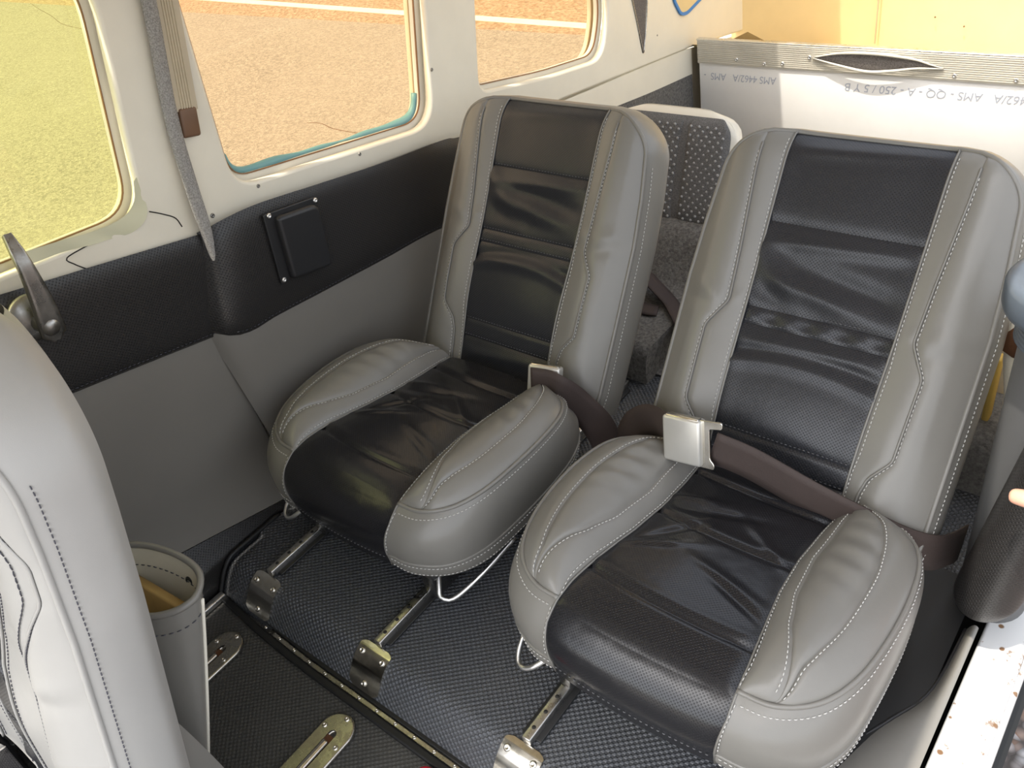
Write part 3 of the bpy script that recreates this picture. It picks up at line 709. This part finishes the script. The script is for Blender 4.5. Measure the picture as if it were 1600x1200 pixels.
# front seat (its back seen from the side at the left)
seatF = empty('front_seat', (-.27, -.42, -.055), label='pale grey leather front seat back with double stitching at the left edge', cat='seat')
seatF.scale = (1.12, 1, 1)
cushion(seatF, M['greyf'], M['black'], 'darkthread'); backrest(seatF, M['greyf'], M['blackback'], .397, .20, .25, T=.072, h=.560, stitch='darkthread', rc=.12, rk=1.0, seam=([0, .15, .245, .30, .345, .385, .42, .5, .56], [.10, .11, .125, .155, .178, .178, .16, .14, .135]), ins=([0, .17, .25, .33, .45, .55], [.02, .02, .045, .078, .078, .06]))
e1 = cr([(-.09, .078, .285), (-.09, .087, .215), (-.09, .0945, .128), (-.09, .10, .02), (-.09, .10, -.04)], 30)
mb = MB(); P = np.array([[p + (.012 * math.sin(q * 2.6) - .004 * q, -.075 * q, .0) for q in np.linspace(0, 1, 10)] for p in e1]); mb.grid(P, None, True); mb.grid(P - (.003, 0, 0), None)
o = mb.build('back_valance', M['grey']); o.parent = seatF; o.matrix_parent_inverse = (Matrix.Translation(seatF.location) @ Matrix.Diagonal((1.12, 1, 1, 1))).inverted()

# pouch hanging behind the front seat
pouch = empty('seat_pouch', (-.22, .12, -.05), label='grey vinyl map pouch hanging open behind the pale front seat', cat='pouch')
rim = [(-.31, .160), (-.275, .186), (-.235, .201), (-.195, .207), (-.168, .203), (-.150, .188), (-.146, .172), (-.155, .152), (-.178, .133), (-.22, .122), (-.27, .122), (-.305, .135)]
rim = cr(rim + [rim[0]], 73)[:-1]; cen = rim.mean(0)
rows = []
for z in np.linspace(.302, .02, 24):
    k = (.302 - z) / .28; sc = 1 - .10 * k; ly = -.100 * k - .012 * k * k
    rows.append([((p[0] - cen[0]) * (1 - .04 * k) + cen[0], (p[1] - cen[1]) * sc * (1 - .25 * k) + cen[1] + ly, z + .006 * math.sin(6.28 * i / 72 + 1)) for i, p in enumerate(rim)])
rows = np.array(rows); mb = MB(); mb.grid(rows, None, True, True); par(mb.build('pouch_wall', M['grey']), pouch)
inn = rows.copy(); c3 = rows.mean(1, keepdims=True); inn[:, :, :2] = c3[:, :, :2] + (rows[:, :, :2] - c3[:, :, :2]) * .955; mb = MB(); mb.grid(inn, None, False, True)
mb.add([tuple(p) for p in inn[-1]], [tuple(range(72))]); par(mb.build('pouch_lining', M['paper']), pouch)
mb = MB(); mb.tube((rows[0] + inn[0]) / 2, .0042, 8, closed=True); par(mb.build('pouch_rim', M['grey']), pouch)
st = MB(); nn = rows[2] - c3[2]; nn[:, 2] = 0; stitches(st, rows[2], nn, .005, .004, .0007); nn2 = -nn; stitches(st, inn[2] + nn2 * .0, nn2, .005, .004, .0007); par(st.build('pouch_stitching', M['darkthread']), pouch)['kind'] = 'stuff'
mb = MB(); mb.lathe([(.0075, 0), (.0075, .002), (.006, .0035), (.0042, .0035), (.0036, .0015), (.0001, .0015)], 18, axes((-.196, .1975, .277), (.12, -1, .1))); par(mb.build('snap_button', M['blackrubber']), pouch)
mb = MB(); mb.tube(cr([(p[0] + .0015, p[1], p[2]) for p in rows[1:22, 31]], 30), .0022, 6); par(mb.build('seam_binding', M['whitelip']), pouch)
mb = MB(); ax = Matrix.Rotation(math.radians(6), 3, 'Z') @ Matrix.Rotation(math.radians(5), 3, 'Y') @ Matrix.Rotation(math.radians(-25), 3, 'X')
mb.rbox((-.224, .142, .226), (.090, .014, .115), .003, 2, ax); o = mb.build('wooden_block', M['wood']); tag(o, 'honey-coloured wooden block standing inside the grey pouch', 'block')
mb = MB(); mb.lathe([(.009, 0), (.009, .17), (.008, .172), (.0075, .16), (.0001, .16)], 20, axes((-.236, .066, .09), (0, .40, 1))); o = mb.build('paper_roll', M['bulk']); tag(o, 'white paper roll standing in the grey pouch', 'paper roll')

# ============================================================ RAILS ON THE PLATFORM
plen = np.r_[0, np.cumsum(np.linalg.norm(np.diff(prof, axis=0), axis=1))]; pT = np.gradient(prof, axis=0); pT /= np.linalg.norm(pT, axis=1)[:, None]
def along(s, off): 
    y, z = (np.interp(s, plen, prof[:, k]) for k in (0, 1)); ty, tz = (np.interp(s, plen, pT[:, k]) for k in (0, 1)); return y - tz * off, z + ty * off
def rail(x, label):
    r = empty('seat_rail', (x, .35, 0), label=label, cat='seat rail', group='seat rails on the raised platform')
    mb = MB(); mb.rbox((0, .33, .003), (.030, .64, .004), .001); mb.build('rail_slot', M['blackrubber'], r)
    mb = MB(); mb.rbox((0, .33, .009), (.013, .66, .013), .0015); mb.build('rail_bar', M['steel'], r)
    for k in range(10):
        mb = MB(); mb.lathe([(.0028, 0), (.0028, .0004), (.0001, .0004)], 12, axes((0, .018 + k * .025, .0155), (0, 0, 1))); mb.build('pin_hole', M['dark'], r)
    lp = rloop([(-.030, 0), (.030, 0), (.030, .066), (.016, .066), (.012, .052), (-.012, .052), (-.016, .066), (-.030, .066)], [.012, .012, .008, .003, .004, .004, .003, .008], 6)
    # bent end bracket: a plate following the edge of the platform
    us = np.linspace(-.030, .030, 26); ss = np.linspace(.018, .085, 30); top = []; bot = []
    for s_ in ss:
        k = (s_ - ss[0]) / (ss[-1] - ss[0]); hw = .030 if .14 < k < .92 else .030 - .010 * ((.14 - k) / .14 if k < .14 else (k - .92) / .08) ** 2
        top.append([(u * hw / .030, along(s_, .0032)[0] - .35, along(s_, .0032)[1]) for u in us]); bot.append([(u * hw / .030, along(s_, .0004)[0] - .35, along(s_, .0004)[1]) for u in us])
    top, bot = np.array(top), np.array(bot); mb = MB(); mb.grid(top); mb.grid(bot, None, True)
    ring = lambda A: np.vstack([A[0], A[1:, -1], A[-1, ::-1][1:], A[::-1, 0][1:]])
    mb.grid(np.stack([ring(bot), ring(top)]), None, True); br = mb.build('end_bracket', M['chrome'], r); sharp(br, 50)
    for (u, s_) in ((-.020, .070), (.021, .070), (.0, .030)):
        y, z = along(s_, .0032); y2, z2 = along(s_, .0132); o = screw((0, 0, 0), (0, y2 - y, z2 - z), .0052, M['chrome']); o.parent = br; o.matrix_basis = axes((u, y - .35, z), (0, y2 - y, z2 - z)) @ Matrix.Scale(.0052, 4)
rail(-.385, 'steel seat rail with chrome end bracket nearest the far wall'); rail(-.136, 'perforated seat rail with chrome bracket between the two seats'); rail(.133, 'steel seat rail with chrome bracket under the nearest seat')

# rail covers on the front floor
def cover(x, label):
    r = empty('rail_cover', (x, .10, -.055), label=label, cat='rail cover', group='oval rail covers on the front floor')
    n = 16; yend = .165; L = []
    for hw, off in ((.028, .003), (.0095, .0)):
        lp = [(-hw, -.5), (hw, -.5)] + [(hw * math.cos(a), yend - .028 + off * 0 + hw * math.sin(a) - (.0 if hw > .02 else .006)) for a in np.linspace(0, math.pi, n)]; L.append(lp)
    o = plate('cover_plate', L, floorframe(.004), .008, M['brass'], r, .003)
    mb = MB(); mb.rbox((0, -.19, .006), (.010, .62, .010), .002); mb.build('inner_rail', M['chrome'], r)
    mb = MB(); mb.rbox((0, .0, .0010), (.040, .26, .002), .0005); mb.build('slot_floor', M['rust'], r)
    for (u, yy) in ((-.0195, .135), (.0195, .120), (.002, .1585), (-.0195, -.02), (.0195, -.03)):
        o = screw((0, 0, 0), (0, 0, 1), .004, M['chrome']); o.parent = r; o.matrix_basis = axes((u, yy, .008), (0, 0, 1)) @ Matrix.Scale(.004, 4)
cover(-.388, 'worn oval metal rail cover beside the hanging grey pouch'); cover(-.128, 'worn oval metal rail cover at the bottom edge of the picture')
mb = MB(); mb.rbox((-.478, .20, -.049), (.013, .20, .010), .002); o = mb.build('floor_bar', M['alu']); tag(o, 'short bright metal bar on the front floor beside the far wall', 'metal bar')
# joint strip between the two floors
t2 = empty('trim_2', (0, .29, -.055)); tag(t2, 'narrow worn metal joint strip between the front floor and platform', kind='structure')
cs = cr([(-.47, .305), (-.42, .301), (-.36, .296), (-.25, .292), (-.14, .292), (.05, .292), (.5, .292)], 80)
mb = MB(); mb.ribbon([(x, y, -.0515) for x, y in cs if x > -.355], (0, 1, 0), .0085, .004); par(mb.build('metal_strip', M['brass']), t2)
mb = MB(); mb.ribbon([(x, y - .010, -.051) for x, y in cs], (0, 1, 0), .011, .007); par(mb.build('rubber_edging', M['blackrubber']), t2)
mb = MB(); mb.ribbon([(x, y + .0075, -.050) for x, y in cs], (0, 1, 0), .006, .008); par(mb.build('rubber_edging', M['blackrubber']), t2)
for x in np.arange(-.36, .16, .037):
    y = np.interp(x, cs[:, 0], cs[:, 1]); par(screw((x, y, -.0498), (0, 0, 1), .0030, M['chrome']), t2)
mb = MB(); mb.lathe([(.016, 0), (.0165, .012), (.015, .020), (.010, .0245), (.0001, .026)], 24, axes((.030, .255, -.055), (0, 0, 1))); o = mb.build('red_knob', M['red']); tag(o, 'small red plastic knob on the front floor at the bottom edge', 'knob')

# ============================================================ WALL FITTINGS
mb = MB(); mb.lathe([(.031, 0), (.032, .003), (.030, .007), (.024, .010), (.012, .014), (.0001, .015)], 36, axes((-.5170, .281, .509), (1, 0, 0))); h = par(mb.build('door_handle', M['pewter']), d1); h['label'] = 'pewter grey lever handle'
mb = MB(); mb.lathe([(.013, 0), (.012, .03), (.010, .034), (.0001, .035)], 24, axes((-.507, .284, .503), (1, 0, 0))); mb.build('hub', M['pewter'], h)
pth = cr([(-.486, .284, .482), (-.478, .2865, .510), (-.474, .2905, .550), (-.474, .2935, .588), (-.484, .2965, .610), (-.492, .2985, .622)], 40)
wd = np.interp(np.linspace(0, 1, 40), [0, .06, .25, .75, .85, 1], [.006, .0165, .0155, .0095, .0085, .0055])
T_ = np.gradient(pth, axis=0); T_ /= np.linalg.norm(T_, axis=1)[:, None]; rings = []
for i in range(40):
    w_ = np.cross(T_[i], (1, 0, 0)); w_ /= np.linalg.norm(w_); nn = np.cross(w_, T_[i]); a = np.arange(16) * math.pi / 8
    rings.append([pth[i] + w_ * wd[i] * np.sign(math.cos(t)) * abs(math.cos(t)) ** .7 + nn * .0065 * np.sign(math.sin(t)) * abs(math.sin(t)) ** .7 * (1 - .35 * math.exp(-(math.cos(t) / .5) ** 2) * (math.sin(t) * nn[0] > 0)) for t in a])
mb = MB(); mb.grid(np.array(rings), None, False, True); mb.add(rings[0], [tuple(range(16))]); mb.add(rings[-1], [tuple(range(16))]); mb.build('lever', M['pewter'], h)

mb = MB(); pf = cr([(-.524, .640, .97), (-.524, .605, .796), (-.524, .571, .657), (-.521, .556, .56), (-.517, .547, .485), (-.517, .540, .435), (-.522, .536, .405)], 60)
ww = np.interp(np.linspace(0, 1, 60), [0, .8, .93, 1], [.011, .0105, .006, .0015]); T_ = np.gradient(pf, axis=0); T_ /= np.linalg.norm(T_, axis=1)[:, None]
rings = np.array([[pf[i] + np.cross((1, 0, 0), T_[i]) * ww[i] * math.cos(t) + np.array((1, 0, 0)) * .006 * math.sin(t) for t in np.arange(12) * math.pi / 6] for i in range(60)])
mb.grid(rings, None, False, True); o = mb.build('door_seal', M['felt']); tag(o, 'grey fuzzy felt strip along the rear edge of the far door', 'door seal')
tr = empty('belt_track', (-.53, .60, .64), label='tan ribbed plastic track with a brown end stop on the window pillar', cat='track')
pd = np.array((0, .66 - .588, .95 - .652)); pd /= np.linalg.norm(pd); pw = np.cross((1, 0, 0), pd)
base = np.array((-.530, .598, .652)); n = 60
P = np.array([[base + pd * s_ + pw * (u * .0165) + np.array((.004 + .0014 * (math.cos(u * 26) > 0) * (abs(u) < .6), 0, 0)) for u in np.linspace(-1, 1, 60)] for s_ in (0, .1, .2, .3)]); mb = MB(); mb.grid(P, None); mb.grid(P - (.008, 0, 0), None, True); mb.grid(np.stack([P[0] - (.008, 0, 0), P[0]]), None, True); par(sharp(mb.build('ribbed_strip', M['tan'])), tr)
mb = MB(); R3 = Matrix(np.stack([(1, 0, 0), -pw, pd], 1).tolist()); mb.rbox(base + pd * -.016, (.014, .028, .040), .004, 3, R3); par(mb.build('end_stop', M['brown']), tr)

vc = empty('vent_cover', (-.495, .68, .41), label='black square padded cover with three screws on the wall band', cat='cover')
X0 = -.4905
par(plate('cover_flange', [rloop([(.628, .482), (.729, .464), (.723, .452), (.648, .466), (.633, .366), (.615, .366)], .004, 4)], wallframe(X0), .005, M['blackplain'], None, .0015), vc)
par(plate('cover_pad', [rloop([(.643, .472), (.723, .457), (.712, .350), (.633, .368)], [.008, .016, .012, .008], 8)], wallframe(X0 + .005), .018, M['blackplain'], None, .006), vc)
for (y, z) in ((.637, .4765), (.7245, .4595), (.622, .372)): par(screw((X0 + .0025, y, z), (1, 0, 0), .0042, M['alu']), vc)

# ============================================================ BELTS
def belt(name, label): return empty(name, (0, .8, 0), label=label, cat='seat belt', group=None)
def buckle(parent, c, xd, nd, size, mat):
    m = axes(c, nd, xd); mb = MB(); mb.rbox((0, 0, 0), size, .005, 3); 
    R3 = m.to_3x3(); mb2 = MB(); mb2.rbox(c, size, min(size) * .22, 3, R3); b = mb2.build('buckle', mat); par(b, parent)
    X, Y, Z = (np.array(R3.col[k]) for k in range(3)); c = np.array(c)
    lp = [(-size[0] * .47, size[1] * .40), (size[0] * .47, size[1] * .40), (size[0] * .47, size[1] * .47), (-size[0] * .47, size[1] * .47)]
    mb = MB(); mb.rbox(c + Y * size[1] * .47 + Z * size[2] * .05, (size[0] * .88, size[1] * .10, size[2] * .62), .002, 2, R3); o = mb.build('release_edge', M['chrome']); par(o, parent)
    return c, X, Y, Z
bR = belt('seat_belt', 'brown lap belt with a silver buckle fastened across the seat nearest the sill')
c, X, Y, Z = buckle(bR, (.160, .716, .231), (1, .06, .13), (-.05, -1, .30), (.056, .064, .018), M['buckle'])
mb = MB(); mb.ribbon(cr([(.138, .722, .230), (.105, .745, .214), (.070, .765, .190), (.035, .775, .150), (.012, .78, .09), (.008, .785, .03)], 40), (0, .1, 1), .046, .0025); par(mb.build('webbing', M['webbing']), bR)
mb = MB(); mb.ribbon(cr([(.199, .7195, .2305), (.25, .727, .217), (.33, .733, .188), (.40, .738, .168), (.440, .748, .150), (.464, .775, .125), (.474, .83, .085), (.474, .89, .035)], 60), (.0, .12, 1), .050, .0025); par(mb.build('webbing', M['webbing']), bR)
lp = rloop([(-.004, -.034), (.018, -.034), (.018, -.026), (.012, -.020), (.012, .022), (.030, .024), (.030, .034), (-.004, .032)], .003, 4)
fr = np.eye(4); fr[:3, 0] = X; fr[:3, 1] = Y; fr[:3, 2] = Z; fr[:3, 3] = c + X * .026 - Y * .0; par(plate('latch_tongue', [lp], fr.tolist(), .003, M['chrome'], None, .0008), bR)
bL = belt('seat_belt', 'brown belt end with a silver buckle lying on the seat beside the far wall')
c, X, Y, Z = buckle(bL, (-.120, .775, .184), (1, .30, -.05), (.25, -1, .50), (.054, .056, .018), M['buckle'])
p0 = np.array(c) + Z * .0125
mb = MB(); mb.ribbon(cr([p0 - X * .018, p0 + X * .012, p0 + X * .030 - Y * .006, (-.066, .783, .150), (-.044, .793, .115), (-.034, .80, .07), (-.033, .80, .02)], 50), (.05, .30, 1), .050, .0025); par(mb.build('webbing', M['webbing']), bL)
bB = belt('seat_belt', 'loose brown belt lying on the dark carpet behind the seats')
mb = MB(); mb.ribbon(cr([(-.30, 1.23, .085), (-.25, 1.225, .098), (-.215, 1.215, .108), (-.185, 1.20, .100), (-.14, 1.185, .078), (-.10, 1.15, .0735), (-.05, 1.10, .0735)], 40), (.5, .8, -.35), .036, .0025); par(mb.build('webbing', M['webbing']), bB)
mb = MB(); mb.ribbon(cr([(-.30, 1.16, .0735), (-.22, 1.155, .0745), (-.17, 1.15, .0745), (-.15, 1.155, .0745)], 20), (0, 1, 0), .034, .0025); par(mb.build('webbing', M['webbing']), bB)

# ============================================================ REAR OF THE CABIN
def soft(pts_yz, x0, x1, n=40, m=24):
    pr_ = cr(pts_yz, n); xs = np.linspace(x0, x1, m)
    return np.array([[(x, y, z) for x in xs] for y, z in pr_])
f2 = MB(); P = soft([(1.06, .004), (1.2, .010), (1.6, .02), (1.99, .02)], -.53, .54); f2.grid(P); o = f2.build('floor', M['carpet']); tag(o, 'dark carpeted floor behind the middle row seats', 'floor', kind='structure')
def step(name, pts, x0, x1, label):
    mb = MB(); P = soft(pts, x0, x1, 60); mb.grid(P)
    for k, fl in ((0, False), (-1, True)):
        E_ = P[:, k]; G_ = E_.copy(); G_[:, 2] = 0; mb.grid(np.stack([G_, E_]), None, fl)
    o = mb.build(name, M['carpet']); tag(o, label, 'carpeted step', kind='structure'); return o
step('carpet_step', [(1.03, .0), (1.032, .04), (1.045, .066), (1.08, .071), (1.16, .070), (1.235, .070), (1.262, .085), (1.30, .130), (1.325, .152), (1.36, .157), (1.50, .157)], -.525, -.105, 'dark carpeted step and riser in the gap behind the seats')
step('carpet_step', [(1.02, .0), (1.025, .06), (1.05, .095), (1.10, .102), (1.3, .105), (1.6, .105), (1.97, .105)], .33, .535, 'carpeted side step behind the padded door post')
rs = empty('rear_seat', (-.262, 1.36, .157), label='small rear seat back in dotted grey cloth with a white shell', cat='seat')
def tilt(x, s_, n_): return np.array((-.262 + x, 1.345 + s_ * .36 - n_ * .94, .150 + s_ * .93 + n_ * .34))
def pad(x0, x1, s0, s1, rad, depth, name, mat, base=.0, n=26):
    mb = MB(); us = np.linspace(-1, 1, n); P = np.zeros((n, n, 3))
    for i, v in enumerate(us):
        for j, u in enumerate(us):
            # square-to-rounded-square mapping
            r = max(abs(u), abs(v)); cx, cy = (x0 + x1) / 2, (s0 + s1) / 2; hx, hy = (x1 - x0) / 2, (s1 - s0) / 2
            ex = 1 - (1 - math.sqrt(max(0, 1 - min(1, abs(v)) ** 8))) * rad / hx; ey = 1 - (1 - math.sqrt(max(0, 1 - min(1, abs(u)) ** 8))) * rad / hy
            P[i, j] = tilt(cx + u * hx * ex, cy + v * hy * ey, base + depth * (1 - r ** 6) ** .6)
    mb.grid(P, None); mb.grid(np.array([[tilt(0, 0, 0)] * n] * n) * 0 + P - (0, -.94 * .0, 0) - np.array(tilt(0, 0, .002) - tilt(0, 0, 0)), None, True)
    return par(mb.build(name, mat), rs)
pad(-.152, .152, -.02, .222, .05, .020, 'seat_shell', M['shell'], -.03); pad(-.152, .152, -.02, .222, .05, -.030, 'seat_shell', M['shell'], -.028)
dots = MB(); pad(-.138, .132, -.005, .208, .014, .010, 'cloth_backing', M['cloth'], -.012)
for x0, x1 in ((-.138, -.076), (-.073, .036), (.039, .132)):
    pad(x0, x1, -.005, .208, .005 if x1 < .1 else .014, .014, 'cloth_pad', M['cloth'], -.012)
for i in range(16):
    for j in range(24):
        x = -.132 + i * .0175 + (j % 2) * .00875; s_ = .012 + j * .0085
        if any(x0 + .008 < x < x1 - .006 for x0, x1 in ((-.138, -.076), (-.073, .036), (.039, .132))) and s_ < .198 - max(0, x - .11) * 1.2: dots.lathe([(.0030, 0), (.0024, .0012), (.0001, .0017)], 7, axes(tilt(x, s_, .0008), (0, -.94, .34)))
par(dots.build('cloth_tufts', M['clothdot']), rs)['kind'] = 'stuff'
cb = empty('carton', (-.10, 1.33, .158), label='torn cardboard carton corner between the seats on the carpet', cat='carton')
mb = MB(); mb.rbox((-.068, 1.34, .110), (.135, .10, .085), .003); par(mb.build('carton_body', M['lining']), cb)
mb = MB(); mb.rbox((-.065, 1.335, .157), (.120, .085, .006), .002); par(mb.build('carton_lid', M['tan']), cb)
# bulkhead
bk = empty('bulkhead', (0, 1.98, 0), label='white sheet bulkhead with a ribbed cream rim and upside-down print', cat='bulkhead')
mb = MB(); mb.rbox((.0, 1.985, .118), (1.01, .008, .236), .001); par(mb.build('sheet_panel', M['bulk']), bk)
zs = np.linspace(.230, .287, 110); P = np.array([[(x, 1.9775 - .0012 * (math.cos((z - .23) / .0046 * 6.283) > -.2) * (1 if .233 < z < .285 else 0), z) for x in (-.507, -.2, .2, .51)] for z in zs]); mb = MB(); mb.grid(P, None)
mb.grid([[(-.507, 1.9775, .287), (.51, 1.9775, .287)], [(-.507, 1.992, .287), (.51, 1.992, .287)]], None); mb.grid([[(-.507, 1.9775, .230), (.51, 1.9775, .230)], [(-.507, 1.984, .230), (.51, 1.984, .230)]], None, True)
mb.grid([[(-.507, 1.9775, .230), (-.507, 1.992, .230)], [(-.507, 1.9775, .287), (-.507, 1.992, .287)]], None, True); par(mb.build('ribbed_rim', M['ribbed'], None, False), bk)
mb = MB(); mb.rbox((0, 1.985, .2885), (1.02, .016, .004), .0015); par(mb.build('rim_bead', M['alu']), bk)
for x, z in ((-.399, .246), (-.326, .240), (-.279, .243), (-.213, .262), (.108, .242), (.228, .241)): par(screw((x, 1.9762, z), (0, -1, 0), .0048, M['alu']), bk)
up_ = cr([(-.205, .263), (-.14, .277), (-.06, .281), (.02, .274), (.06, .263), (.085, .257)], 40); lo_ = cr([(-.205, .262), (-.14, .250), (-.075, .241), (-.02, .246), (.03, .254), (.085, .256)], 40)
mb = MB(); P = np.array([[(*((lambda p: (p[0], 1.9758 - .003 * math.sin(math.pi * q), p[1]))(up_[i] * (1 - q) + lo_[i] * q)),) for q in np.linspace(0, 1, 10)] for i in range(40)]); mb.grid(P, None, True); par(mb.build('torn_lining', M['lining']), bk)
for cv, d in ((up_, .004), (lo_, .006)):
    mb = MB(); mb.tube([(x, 1.973 - d * math.sin(math.pi * i / 39), z) for i, (x, z) in enumerate(cv)], [.0012 + .0026 * math.sin(math.pi * i / 39) for i in range(40)], 8); par(mb.build('torn_lip', M['ribbed']), bk)
def txt(body, xr, z, width):
    cu = bpy.data.curves.new('t', 'FONT'); cu.body = body; cu.size = .026; cu.extrude = .0002; cu.shear = .12; t = bpy.data.objects.new('t', cu); COL.objects.link(t)
    dg = bpy.context.evaluated_depsgraph_get(); me = bpy.data.meshes.new_from_object(t.evaluated_get(dg)); bpy.data.objects.remove(t)
    xs = [v.co.x for v in me.vertices]; k = width / (max(xs) - min(xs)); x0 = min(xs)
    for v in me.vertices: v.co = Vector((xr - (v.co.x - x0) * k, 1.9807 - .0001 - v.co.z, z - v.co.y))
    me.materials.clear(); me.materials.append(M['print']); o = bpy.data.objects.new('printed_text', me); COL.objects.link(o); par(o, bk)
txt('AMS 4462/A   AMS  -', -.296, .206, .196); txt('AMS 4462/A   AMS - QQ - A - 250 / 5 Y B', .325, .206, .452)
# blue-edged hole in the lining
tp = empty('blue_tape', (-.53, 1.98, .36), label='blue tape edging around an opening in the cream lining', cat='tape')
lp = rloop([(1.905, .415), (1.945, .358), (1.975, .352), (2.085, .372), (2.07, .44), (1.95, .47)], .03, 8)
par(plate('tape_edge', [grow(lp, .003), grow(lp, -.005)], wallframe(-.531), .005, M['blue'], None, .0015), tp)
par(plate('tape_backing', [grow(lp, .0)], wallframe(-.5325), .003, M['cream'], None, 0), tp)

# ============================================================ NEAR DOOR POST
po = empty('door_post', (.535, .80, 0), label='padded door post in black and grey vinyl with a round cap', cat='door post')
mb = MB(); P = []
for s_ in np.linspace(0, 1, 40):
    z = .0 + .455 * s_; k = 1
    P.append([(.526 + .006 * s_ + .040 * math.cos(a), .850 + .045 * math.sin(a) - .02 * s_, z) for a in np.arange(28) * 2 * math.pi / 28])
mb.grid(np.array(P), None, False, True); par(mb.build('post_cover', M['postgrey']), po)
P = []; UVp = []
for s_ in np.linspace(0, 1, 70):
    z = .052 + .50 * s_; k = min(1, math.sqrt(1 - (1 - min(1, s_ / .10)) ** 2) * .98 + .02)
    P.append([(.522 + .072 * s_ + .036 * k * math.cos(a), .772 + .035 * k * math.sin(a), z) for a in np.linspace(0, 2 * math.pi, 49)]); UVp.append([(a * .036, z) for a in np.linspace(0, 2 * math.pi, 49)])
mb = MB(); mb.grid(np.array(P), np.array(UVp)); par(mb.build('post_pad', M['wallblack']), po)
mb = MB(); zz = np.linspace(.44, .475, 40); mb.lathe([(.047 + .0018 * math.cos((z - .44) * 1200), z) for z in zz], 36, Matrix.Translation((.536, .815, 0))); par(mb.build('ribbed_collar', M['capgrey']), po)
mb = MB(); mb.lathe([(.055, .474), (.063, .477), (.065, .483), (.065, .503), (.062, .508), (.055, .509), (.048, .507), (.0001, .506)], 44, Matrix.Translation((.536, .812, 0))); par(mb.build('round_cap', M['capgrey']), po)
mb = MB(); mb.rbox((.441, 1.10, .176), (.045, .012, .075), .002, 2, Matrix.Rotation(math.radians(-14), 3, 'X')); o = mb.build('tan_board', M['tan']); tag(o, 'pale tan board leaning on the carpet behind the door post', 'board')
mb = MB(); mb.rbox((.4395, 1.055, .262), (.010, .02, .115), .003, 2, Matrix.Rotation(math.radians(8), 3, 'Y')); mb.rbox((.4425, 1.07, .16), (.010, .02, .11), .003); o = mb.build('foam_strip', M['yellow']); tag(o, 'yellow foam strip showing between the seat and door post', 'foam strip')
rb = empty('hinge_bracket', (.475, 1.0, .10), label='rusty white hinge bracket behind the padded door post', cat='bracket')
mb = MB(); mb.rbox((.468, 1.00, .298), (.030, .02, .042), .004, 2, Matrix.Rotation(math.radians(30), 3, 'Y')); par(mb.build('rusty_face', M['rust']), rb)
mb = MB(); mb.tube([(.464, 1.005, .325), (.468, 1.005, .26), (.478, 1.01, .20), (.482, 1.01, .105)], .012, 12); par(mb.build('bracket_arm', M['white']), rb)
mb = MB(); mb.rbox((.474, .755, .195), (.003, .022, .075), .001, 2, Matrix.Rotation(math.radians(12), 3, 'X')); 
# ---- hand resting on the post
pe = empty('person', (.75, .70, .30), label='fingertip of a person holding the padded door post', cat='person')
V = [(1.15, .62, .20), (.90, .68, .26), (.78, .70, .295), (.72, .715, .31), (.665, .73, .325)]; Rr = [.042, .036, .029, .032, .030]; Ed = [(0, 1), (1, 2), (2, 3), (3, 4)]
def chain(pts, rr, root):
    prev = root
    for p, r in zip(pts, rr): V.append(p); Rr.append(r); Ed.append((prev, len(V) - 1)); prev = len(V) - 1
chain([(.70, .695, .345), (.645, .690, .348), (.592, .700, .332), (.548, .704, .326), (.530, .706, .322)], [.015, .0115, .0105, .0098, .0075], 3)
for k, (dz, ln) in enumerate(((.036, .94), (.012, 1.05), (-.012, 1.0), (-.034, .82))):
    chain([(.640, .765, .328 + dz), (.618, .81, .330 + dz), (.612, .81 + .045 * ln, .330 + dz * .95), (.590, .81 + .075 * ln, .328 + dz * .9), (.572, .81 + .085 * ln, .326 + dz * .88)], [.0115, .0100, .0093, .0085, .0070], 4)
me = bpy.data.meshes.new('hand'); me.from_pydata(V, Ed, []); ho = bpy.data.objects.new('hand', me); COL.objects.link(ho); me.materials.append(M['skin'])
ho.modifiers.new('skin', 'SKIN'); ho.modifiers.new('sub', 'SUBSURF').levels = 2; ho.modifiers['sub'].render_levels = 2
for i, sv in enumerate(me.skin_vertices[0].data): sv.radius = (Rr[i], Rr[i]); sv.use_root = i == 0
par(ho, pe)
for md in ho.modifiers:
    if md.type == 'SKIN': md.use_smooth_shade = True
